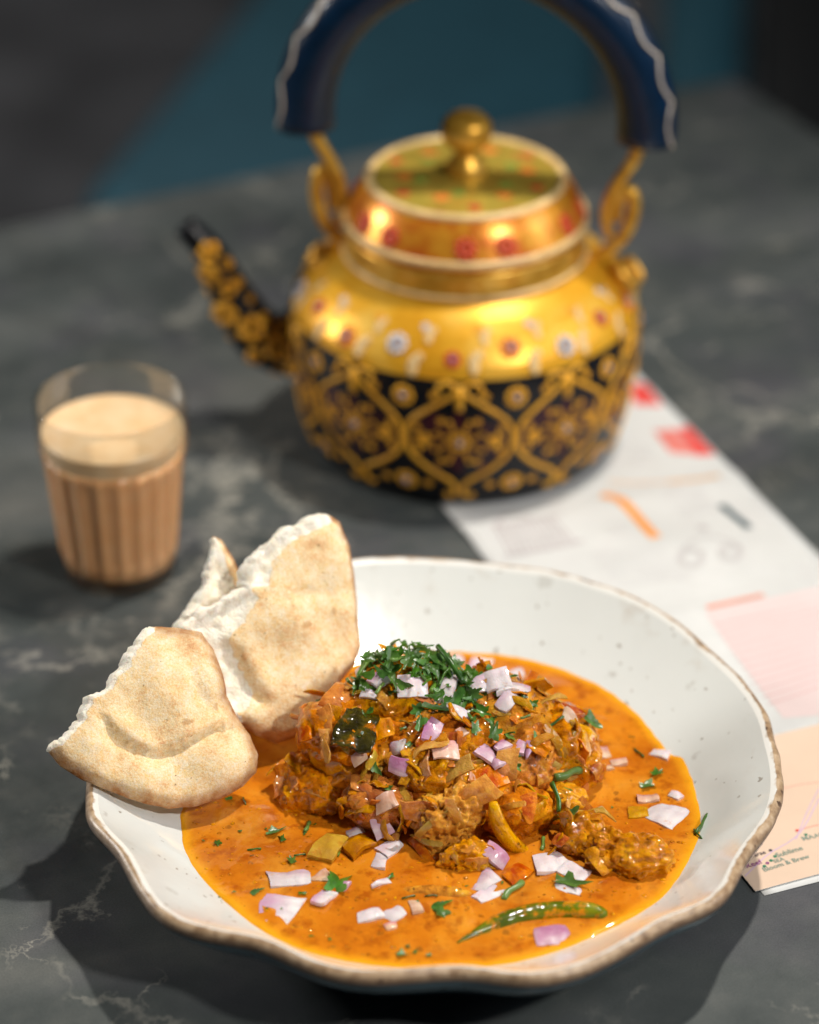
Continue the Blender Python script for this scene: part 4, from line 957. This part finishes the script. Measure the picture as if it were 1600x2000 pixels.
fine_bp = [(Rz(z), z) for z in np.linspace(0, 7.3, 40)]
part('lower_body', lathe([(.02, .02)] + [(float(r), float(z)) for r, z in fine_bp], 128), 'black')
part('shoulder', lathe([(Rz(z), float(z)) for z in np.linspace(7.3, 10.1, 26)], 128), 'shoulder')
part('collar', lathe([(5.5, 10.02), (5.74, 10.06), (5.80, 10.2), (5.74, 10.34), (5.70, 10.5), (5.70, 11.2), (5.74, 11.36), (5.5, 11.4)], 96), 'gold')
part('collar_line', lathe([(5.80, 10.06), (5.9, 10.12), (5.88, 10.26), (5.78, 10.3)], 96), 'cream')
lid = part('lid', lathe([(5.4, 11.38), (5.72, 11.42), (5.7, 11.9), (5.62, 12.05), (5.3, 12.75), (4.95, 13.35), (4.62, 13.7)], 96), 'bevel')
part('lid_top', lathe([(4.62, 13.7), (4.3, 13.74), (3.5, 13.82), (2, 13.9), (.7, 13.95)], 96), 'lidtop', lid)
part('lid_line', lathe([(5.66, 11.6), (5.8, 11.66), (5.82, 11.86), (5.74, 11.98), (5.6, 12.0)], 96), 'cream', lid)
part('lid_line', lathe([(4.72, 13.58), (4.74, 13.74), (4.6, 13.84), (4.42, 13.82), (4.36, 13.7)], 96), 'cream', lid)
part('knob', lathe([(.95, 13.9), (.98, 14.15), (.85, 14.5), (.6, 14.8), (.5, 15.05), (.62, 15.25), (.95, 15.4), (1.15, 15.65), (1.2, 16.05), (1.12, 16.5), (.85, 16.75), (.4, 16.85), (.02, 16.87)], 48), 'gold', lid)
# spout
SPR = math.radians(-6)
sp = interp([(-7.0, 0, 4.8), (-8.6, 0, 4.4), (-10.0, 0, 4.8), (-11.1, 0, 6.4), (-11.8, 0, 8.0), (-12.5, 0, 9.4), (-13.5, 0, 10.5)], 30)
sr = [float(np.interp(i / 29, [0, .17, .33, .5, .67, .83, 1], [1.9, 1.6, 1.35, 1.15, .9, .72, .6])) for i in range(30)]
spout = part('spout', tube(sp, sr, 24), 'black'); spout.rotation_euler = (0, 0, SPR)
for i in range(3, 26):                      # gold flowers down the front of the spout
    if i % 3: continue
    for ang, rr_ in ((.35 * (-1) ** i, (.78, .5, .66)[i % 3 if i % 9 else 1]), (R.uniform(.8, 1.2), R.uniform(.2, .42)), (-R.uniform(.8, 1.2), R.uniform(.2, .42))):
        t = (sp[i + 1] - sp[i - 1]).normalized(); f = Vector((0, -1, 0)); s_ = t.cross(f).normalized()
        n = f * math.cos(ang) + s_ * math.sin(ang); p = sp[i] + n * sr[i] * .98
        rb = rr_ * min(1, sr[i] / 1.0)
        ps = []
        for k in range(6):
            a = 2 * PI * k / 6 + i; e1, e2 = t, n.cross(t); c = p + e1 * (math.cos(a) * rb * .6) + e2 * (math.sin(a) * rb * .6)
            ps.append(ball(c, rb * .34, 7, 4))
        o = part('spout_flower', join(*ps), 'gold_raised', spout)
# ornaments on the lower body
def flower_vf(r, n, bead=.42, spokes=0):
    ps = [ball((0, 0, 0), r * .4, 10, 4, (1, 1, .3))]
    for k in range(n):
        a = 2 * PI * k / n; ps.append(ball((r * .72 * math.cos(a), r * .72 * math.sin(a), 0), r * bead, 7, 4, (1, 1, .35)))
    for k in range(spokes):
        a = 2 * PI * k / spokes + PI / 8
        for rr_ in (1.3, 1.75, 2.2): ps.append(ball((r * rr_ * math.cos(a), r * rr_ * math.sin(a), 0), r * .22, 6, 4, (1, 1, .4)))
    return join(*ps)
fl_me = mesh('flower', *flower_vf(.55, 9, .3), M['gold_raised']); fl_sp = mesh('flower', *flower_vf(.5, 8, .3, 8), M['gold_raised'])
fl_sm = mesh('flower', *flower_vf(.26, 5, .45), M['gold_raised'])
gem_me = mesh('stone', *ball((0, 0, .07), .17, 8, 5, (1, 1, .7)), M['gem'])
wg_me = mesh('stone', *ball((0, 0, .07), .2, 8, 5, (1, 1, .6)), M['white_gem'])
def put(me, th, z, name='flower', off=.02, sc=1, gem=None, spin=None, parent=kettle):
    p, n = surf(th, z, off); o = link(name, me, parent, p); o.rotation_mode = 'QUATERNION'; o.scale = (sc,) * 3
    xt = Vector((math.cos(th), math.sin(th), 0)); yt = n.cross(xt)
    o.rotation_quaternion = Matrix((xt, yt, n)).transposed().to_quaternion()
    if gem: g = link('stone', gem, o)
    return o
def line_on(pts, rad=.1, off=.02):
    P, N = [], []
    for th, z in pts:
        p, n = surf(th, z, off); P.append(p); N.append(n)
    return tube(P, rad, 6, True, .5, N)
def path(pts, n): return [(v.x, v.y) for v in interp([(a, b, 0) for a, b in pts], n)]
STEP = 2 * PI / 10; TH0 = math.radians(-2.5); dg = math.radians
for k in range(10):
    t0 = TH0 + k * STEP; ls = []
    # plum panel inside the lattice cell
    if True:
        V, Fc = [], []; edge = [(0, 6.75), (9, 5.9), (14, 5.2), (16, 4.6), (16, 3.7), (14, 3.1), (9, 2.3), (0, 1.4), (-9, 2.3), (-14, 3.1), (-16, 3.7), (-16, 4.6), (-14, 5.2), (-9, 5.9)]
        for f in (0, .33, .66, 1):
            for a, z in edge: V.append(surf(t0 + dg(a * f), 4.1 + (z - 4.1) * f, .008)[0])
        ne = len(edge)
        for j in range(3):
            for i in range(ne): i2 = (i + 1) % ne; Fc.append((j * ne + i, (j + 1) * ne + i, (j + 1) * ne + i2, j * ne + i2))
        part('cell_panel', (V, Fc), 'plum')
    for s_ in (1, -1):
        ls.append(line_on([(t0 + s_ * dg(a), z) for a, z in path([(0, 7.0), (3, 6.5), (9, 5.9), (14.5, 5.25), (17, 4.6), (17, 3.7), (14.5, 3.05), (9, 2.35), (3, 1.8), (1, 1.2), (3, .8), (5, 1.0)], 30)], .13))
        ls.append(line_on([(t0 + s_ * dg(a), z) for a, z in path([(0, 6.6), (2.5, 7.1), (6, 7.1), (7, 6.8), (6, 6.6)], 12)], .11))
    ls.append(line_on([(t0, 7.0), (t0, 6.3), (t0, 5.8)], .2))
    part('lattice', join(*ls), 'gold_raised')
    put(fl_sp, t0, 4.1, gem=gem_me, sc=1.1)
    put(fl_me, t0 + STEP / 2, 6.35, gem=gem_me); put(fl_me, t0 + STEP / 2, 1.6, gem=gem_me)
    for s_ in (1, -1):
        put(fl_sm, t0 + s_ * dg(11.5), 4.1, sc=1.5); put(fl_sm, t0 + s_ * dg(10.5), 1.55, sc=.8); put(fl_sm, t0 + s_ * dg(8.2), 6.5, sc=.7)
        put(fl_sm, t0 + s_ * dg(5.8), 5.2, sc=.7); put(fl_sm, t0 + s_ * dg(5.8), 3.0, sc=.7)
        put(fl_sm, t0 + s_ * dg(13.5), 4.75, sc=.7); put(fl_sm, t0 + s_ * dg(13.5), 3.5, sc=.7)
# shoulder flowers
leaf_sh = mesh('painted_leaf', *join(ball((0, 0, 0), .42, 10, 5, (.55, 1.1, .1)), ball((.2, .4, 0), .2, 8, 4, (1, 1, .15))), M['cream'])
red_fl = mesh('flower', *flower_vf(.5, 8, .34), M['red'])
pale_fl = mesh('flower', *flower_vf(.48, 8, .3), M['white_gem'])
grn_fl = mesh('flower', *flower_vf(.5, 6, .4), M['leafpaint']); org_fl = mesh('flower', *flower_vf(.5, 7, .4), M['orangepaint'])
q = random.Random(5)
for k in range(18):
    th = dg(-25 + 20 * k); z = 8.15 if k % 2 else 8.5
    put((pale_fl, red_fl, org_fl)[k % 3], th, z, gem=gem_me, sc=(1.1, .8, 1.0)[k % 3])
    put(leaf_sh, th + dg(7), 7.75 + .2 * (k % 2), 'painted_leaf', sc=1.15).rotation_quaternion @= Matrix.Rotation(q.uniform(-1.2, 1.2), 3, 'Z').to_quaternion() if False else Matrix.Identity(3).to_quaternion()
    put(leaf_sh, th + dg(-9), 8.9, 'painted_leaf', sc=.85); put(fl_sm if k % 2 else pale_fl, th + dg(9), 9.2, sc=.9 if k % 2 else .45)
    # red roses on the lid bevel
    a = th + dg(4); zz = 12.55
    p = Vector((5.43 * math.sin(a), -5.43 * math.cos(a), zz)); n = Vector((math.sin(a), -math.cos(a), .55)).normalized()
    if k % 3 != 0:
        o = link('rose', red_fl, lid, p); o.rotation_mode = 'QUATERNION'; o.rotation_quaternion = basis(n, k); o.scale = (1.05,) * 3
    if k % 3 == 0:
        for rad_, mt in ((3.6, red_fl), (2.3, grn_fl)):
            o = link('flower', mt, lid, (rad_ * math.sin(a + rad_), -rad_ * math.cos(a + rad_), 13.82 + (3.6 - rad_) * .06)); o.scale = (.65, .65, .5)
        o = link('flower', org_fl, lid, (2.9 * math.sin(a + 1), -2.9 * math.cos(a + 1), 13.86)); o.scale = (.75, .75, .5)
# ears, links and bail handle, turned like the spout
hand = empty('handle', (.4, 0, 0), SPR); hand.parent = kettle
def hpart(name, vf, mat, parent=None): return part(name, vf, mat, parent or hand)
arc = [(math.radians(a)) for a in np.linspace(-4, 184, 60)]
HC = 16.5; HR = 7.95
hp = [Vector((HR * math.cos(a), 0, HC + HR * .99 * math.sin(a))) for a in arc]; hn = [Vector((math.cos(a), 0, math.sin(a))) for a in arc]
grip = hpart('grip', tube(hp, [1.22 + .1 * abs(math.cos(a)) for a in arc], 24, True, 1.05, hn), 'navy')
st = tube([p + n * .28 for p, n in zip(hp[1:-1], hn[1:-1])], 1.06, 20, True, 1.06, hn[1:-1]); hpart('spine_strip', st, 'navy_dark', grip)
for side in (-1, 1):                         # scalloped white stitching along both edges of the leather
    P = []
    for i in range(len(arc) * 6 - 6):
        t = i / 6; j = int(t); f = t - j; a = arc[j] * (1 - f) + arc[j + 1] * f
        s_ = abs(math.sin(i / 6 * PI / 4.5)); ph = .46 + .32 * s_
        n = Vector((math.cos(a), 0, math.sin(a))); c = Vector((HR * math.cos(a), 0, HC + HR * .99 * math.sin(a)))
        P.append(c + n * (math.cos(ph) * 1.36) + Vector((0, side, 0)) * (math.sin(ph) * 1.34))
    hpart('scallop_trim', tube(P, .075, 6), 'thread', grip)
for side in (-1, 1):
    sx = side
    zo = .35 if side < 0 else 0
    w1 = interp([(sx * 7.8, 0, 16.4), (sx * 7.45, 0, 15.0 + zo), (sx * 6.75, -.1, 13.8 + zo), (sx * 6.3, -.2, 12.8 + zo), (sx * 6.2, -.25, 12.0), (sx * 6.45, -.2, 11.0)], 26)
    hpart('hook', tube(w1, [.34 - .12 * i / 25 for i in range(26)], 10), 'gold')
    w2 = interp([(sx * 5.4, -.2, 9.9), (sx * 6.2, -.2, 10.2), (sx * 7.1, -.1, 11.0), (sx * 7.5, .1, 12.2), (sx * 7.45, .2, 13.0 + zo), (sx * 7.1, .25, 13.2 + zo), (sx * 6.75, .2, 12.5), (sx * 6.7, .1, 11.7)], 30)
    hpart('link', tube(w2, [.27 + .05 * math.sin(i / 29 * 3.1) for i in range(30)], 10), 'gold')
    ev, ef = ball((0, 0, 0), .9, 16, 10, (1.15, 1.0, .5)); em = Matrix.Rotation(sx * math.radians(52), 3, 'Y')
    hpart('ear', ([em @ Vector(v) + Vector((sx * 7.25, -.1, 9.05)) for v in ev], ef), 'gold')
    hpart('ear_ring', tube([em @ Vector((.62 * math.cos(a), .62 * math.sin(a), .5)) + Vector((sx * 7.25, -.1, 9.05)) for a in np.linspace(0, 2 * PI, 20)], .13, 8), 'gold')
tag(kettle, 'painted gold and black kettle with navy arched handle', 'kettle')

# ------------------------------------------------------------------ leaflet
c0 = on_z(1475, 1745, 0); ux = Vector((.926, .378, 0)).normalized(); vy = Vector((-ux.y, ux.x, 0))
def uv(px, py):
    p = on_z(px, py, .1) - c0; return p.dot(ux), p.dot(vy)
leaflet = empty('leaflet', (c0.x, c0.y, 0), math.atan2(ux.y, ux.x))
def pz(u, v):      # gentle fold ridges
    z = .10
    for f in (8.8, 18.4, 28.2): z += .10 * math.exp(-((v - f) / .8) ** 2)
    return z + .03 * nz((u, v, 0), .25) + .12 * sm(9.5, 14.3, u) * (1 - sm(0, 5, v))
def sheet(u0, u1, v0, v1, dz, n=24, m=60):
    V = [(u0 + (u1 - u0) * i / n, v0 + (v1 - v0) * j / m, pz(u0 + (u1 - u0) * i / n, v0 + (v1 - v0) * j / m) + dz) for j in range(m + 1) for i in range(n + 1)]
    return V, [(j * (n + 1) + i, j * (n + 1) + i + 1, (j + 1) * (n + 1) + i + 1, (j + 1) * (n + 1) + i) for j in range(m) for i in range(n)]
def thick(vf, t):
    V, Fc = vf; n = len(V); from collections import Counter
    cnt = {}
    for f in Fc:
        for a, b in zip(f, f[1:] + f[:1]): cnt[(a, b)] = cnt.get((a, b), 0) + 1
    F2 = list(Fc) + [tuple(i + n for i in reversed(f)) for f in Fc]
    for a, b in cnt:
        if (b, a) not in cnt: F2.append((b, a, a + n, b + n))
    return list(V) + [(x, y, z - t) for x, y, z in V], F2
link('front_sheet', mesh('front_sheet', *thick(sheet(0, 14.3, 0, 40, 0, 24, 80), .02), M['paper']), leaflet)
link('under_sheet', mesh('under_sheet', *thick([[(x + .25, y - .28 - .02 * x, max(.03, z - .07 - .05 * sm(9, 14, x))) for x, y, z in sheet(0, 14.3, 0, 9, 0, 24, 20)[0]], sheet(0, 14.3, 0, 9, 0, 24, 20)[1]], .015), M['paper']), leaflet)
def patch(name, u0, u1, v0, v1, mat, dz=.012): return link(name, mesh(name, *sheet(min(u0, u1), max(u0, u1), min(v0, v1), max(v0, v1), dz, 10, 12), M[mat]), leaflet)
def quad_px(name, pxs, mat, dz=.014):
    P = [uv(*p) for p in pxs]; n = 8; V, Fc = [], []
    for j in range(n + 1):
        for i in range(n + 1):
            a, b = i / n, j / n
            u = (P[0][0] * (1 - a) + P[1][0] * a) * (1 - b) + (P[3][0] * (1 - a) + P[2][0] * a) * b
            v = (P[0][1] * (1 - a) + P[1][1] * a) * (1 - b) + (P[3][1] * (1 - a) + P[2][1] * a) * b
            V.append((u, v, pz(u, v) + dz))
    for j in range(n):
        for i in range(n): Fc.append((j * (n + 1) + i, j * (n + 1) + i + 1, (j + 1) * (n + 1) + i + 1, (j + 1) * (n + 1) + i))
    me = mesh(name, V, Fc, M[mat]); return link(name, me, leaflet)
def stroke(name, pxs, wd, mat, dz=.016, n=14):
    P = [Vector((*uv(*p), 0)) for p in pxs]; P = interp(P, n) if len(P) > 1 else P
    V, Fc = [], []
    for i, p in enumerate(P):
        t = (P[min(i + 1, n - 1)] - P[max(i - 1, 0)]).normalized(); s_ = Vector((-t.y, t.x, 0)) * wd / 2
        for q_ in (p + s_, p - s_): V.append((q_.x, q_.y, pz(q_.x, q_.y) + dz))
    for i in range(len(P) - 1): Fc.append((2 * i, 2 * i + 1, 2 * i + 3, 2 * i + 2))
    return V, Fc
def strokes(name, L, mat): return link(name, mesh(name, *join(*L), M[mat]), leaflet)
patch('map_panel', 0, 14.3, .0, 8.7, 'peach')
quad_px('text_panel', [(1378, 1200), (1600, 1150), (1600, 1400), (1530, 1404)], 'pink', .010)
strokes('text_lines', [stroke('', [(1395 + 8 * k * 1.2, 1222 + k * 14), (1500 + 5 * k, 1199 + k * 14.5), (1600, 1176 + k * 15)], .08, 'coral') for k in range(12)], 'salmonline')['kind'] = 'stuff'
strokes('heading_bar', [stroke('', [(1380, 1191), (1435, 1178), (1492, 1165)], .34, 'coral')], 'coral')
quad_px('red_block', [(1240, 790), (1230, 750), (1262, 750), (1294, 792)], 'redprint')
quad_px('red_block', [(1325, 838), (1345, 832), (1398, 888), (1362, 890)], 'redprint'); quad_px('red_block', [(1276, 842), (1322, 838), (1360, 888), (1310, 884)], 'salmon')
strokes('tan_rule', [stroke('', [(1190, 942), (1250, 944), (1305, 942)], .22, 'tan')], 'peach'); strokes('tan_rule', [stroke('', [(1305, 943), (1355, 940), (1405, 932)], .34, 'tan')], 'tan')
strokes('orange_stroke', [stroke('', [(1175, 968), (1205, 976), (1235, 1000), (1262, 1030), (1282, 1050)], .55, 'orange')], 'orange')
strokes('slate_bar', [stroke('', [(1408, 986), (1435, 1008), (1464, 1032)], .42, 'slate')], 'slate')
quad_px('building_drawing', [(985, 1090), (965, 1020), (1090, 1005), (1140, 1058)], 'paper', .012)
strokes('building_drawing', [stroke('', [(968 + 11 * k, 1030 - 1.4 * k), (985 + 12 * k, 1060 - 2 * k), (1000 + 12.5 * k, 1088 - 2.6 * k)], .13, 'greyprint') for k in range(11)] + [stroke('', [(965, 1035), (985, 1010), (1015, 1008), (1040, 1018)], .14, 'greyprint'), stroke('', [(985, 1085), (1060, 1074), (1140, 1056)], .16, 'greyprint'), stroke('', [(962, 1030), (1020, 1022), (1092, 1010)], .16, 'greyprint')], 'greyprint')
strokes('vehicle_drawing', [stroke('', [(1350 + 26 * math.cos(a) * s_ + 60 * d, 1090 + 18 * math.sin(a) * s_ - 8 * d) for a in np.linspace(0, 6.2, 10)], .07, 'greyprint', n=24) for s_, d in ((1, 0), (.7, 0), (.9, 1.3), (.6, 1.3))] + [stroke('', [(1330, 1075), (1370, 1050), (1420, 1055), (1450, 1075)], .07, 'greyprint'), stroke('', [(1362, 1032), (1372, 1030), (1378, 1036)], .2, 'slate')], 'greyprint')
for L_ in ([stroke('', [(1130 + k * 4, 872 + k * 9), (1200, 868 + k * 9), (1262 + k * 5, 866 + k * 8)], .10, 'greyprint', n=6) for k in range(6)], [stroke('', [(1290 + k * 9, 965 + k * 9), (1330 + k * 9, 962 + k * 9), (1372 + k * 9, 958 + k * 9)], .10, 'greyprint', n=6) for k in range(5)], [stroke('', [(1150 + k * 10, 1085 + k * 10), (1220 + k * 10, 1076 + k * 10), (1290 + k * 10, 1068 + k * 10)], .07, 'greyprint', n=6) for k in range(7)]):
    strokes('faint_text', L_, 'faintprint')['kind'] = 'stuff'
strokes('map_route', [stroke('', [(1600, 1528), (1565, 1532), (1530, 1540)], .05, 'coral'), stroke('', [(1600, 1611), (1580, 1616), (1556, 1623)], .07, 'coral')], 'coral')
strokes('map_road', [stroke('', [(1600, 1560), (1560, 1630), (1500, 1670), (1455, 1712)], .06, 'lilac'), stroke('', [(1600, 1540), (1575, 1590), (1555, 1640)], .05, 'lilac')], 'lilac')
def dot(px, py, mat, r=.075):
    u, v = uv(px, py); V = [(u, v, pz(u, v) + .03)] + [(u + r * math.cos(a), v + r * math.sin(a), pz(u, v) + .03) for a in np.linspace(0, 2 * PI, 13)[:-1]]
    link('map_dot', mesh('map_dot', V, [(0, 1 + k, 1 + (k + 1) % 12) for k in range(12)], M[mat]), leaflet)
for a in ((1505, 1662, 'inkprint'), (1514, 1674, 'greenprint'), (1506, 1682, 'greenprint'), (1499, 1687, 'plumprint'), (1493, 1693, 'greenprint'), (1557, 1623, 'redprint'), (1574, 1631, 'greenprint')): dot(*a)
def word(txt, px0, py0, px1, py1, mat):
    c = bpy.data.curves.new('lettering', 'FONT'); c.body = txt; c.resolution_u = 2; c.offset = .012
    o = bpy.data.objects.new('lettering', c); col.objects.link(o)
    dg_ = bpy.context.evaluated_depsgraph_get(); me0 = o.evaluated_get(dg_).to_mesh()
    V = [tuple(v.co) for v in me0.vertices]; Fc = [tuple(p.vertices) for p in me0.polygons]; o.evaluated_get(dg_).to_mesh_clear()
    bpy.data.objects.remove(o); bpy.data.curves.remove(c)
    u0, v0 = uv(px0, py0); u1, v1 = uv(px1, py1); wd = max(v[0] for v in V); L = math.hypot(u1 - u0, v1 - v0); k = L / wd
    cu, cv = (u1 - u0) / L, (v1 - v0) / L
    W_ = [(u0 + (x * cu - y * cv) * k, v0 + (x * cv + y * cu) * k) for x, y, z in V]
    link('lettering', mesh('lettering', [(u, v, pz(u, v) + .028) for u, v in W_], Fc, M[mat]), leaflet)
word('warse', 1464, 1677, 1497, 1668, 'inkprint'); word('Reef', 1459, 1697, 1491, 1687, 'plumprint')
word('Sublime', 1519, 1676, 1570, 1660, 'bluegreen'); word('SEA', 1513, 1687, 1534, 1681, 'bluegreen')
word('Bloom & Brew', 1493, 1704, 1583, 1676, 'bluegreen'); word('MAAI', 1569, 1643, 1606, 1634, 'bluegreen')
tag(leaflet, 'folded white and peach printed map leaflet under the bowl', 'leaflet')

# ------------------------------------------------------------------ seats behind the table
def prism(pts, z0, z1, bev):
    bm = bmesh.new(); vs = [bm.verts.new((x, y, z0)) for x, y in pts]; f = bm.faces.new(vs)
    r = bmesh.ops.extrude_face_region(bm, geom=[f]); bmesh.ops.translate(bm, verts=[v for v in r['geom'] if isinstance(v, bmesh.types.BMVert)], vec=(0, 0, z1 - z0))
    bmesh.ops.recalc_face_normals(bm, faces=bm.faces[:])
    bmesh.ops.bevel(bm, geom=bm.edges[:], offset=bev, segments=4, affect='EDGES', profile=.5); bm.verts.index_update()
    V = [tuple(v.co) for v in bm.verts]; Fc = [tuple(v.index for v in f.verts) for f in bm.faces]; bm.free(); return V, Fc
def bench(label, pxs, ztop, mat):
    P = [on_z(a, b, ztop) for a, b in pxs]; c = sum(P, Vector()) / len(P); c.z = -75
    t = empty('bench', c); loc = [(p.x - c.x, p.y - c.y) for p in P]; h = ztop + 75
    link('seat', mesh('seat', *prism(loc, h - 14, h, 3), M[mat]), t)
    link('base', mesh('base', *prism([(x * .9, y * .9) for x, y in loc], .2, h - 14, .5), M['blackseat']), t)
    return tag(t, label, 'bench')
bench('teal upholstered bench beyond the table behind the kettle', [(150, 360), (480, -20), (560, -140), (1150, -190), (1185, 60), (1190, 420), (600, 620)], -30, 'teal')
bench('narrow teal upholstered seat beyond the table at the far right', [(1285, 330), (1300, -160), (1470, -160), (1455, 330)], -30, 'teal')
bench('black upholstered seat in the dark beyond the far right table corner', [(1480, 420), (1485, -160), (1750, -160), (1750, 420)], -28, 'blackseat')  # added seat, its black stands in for darkness over the lit floor
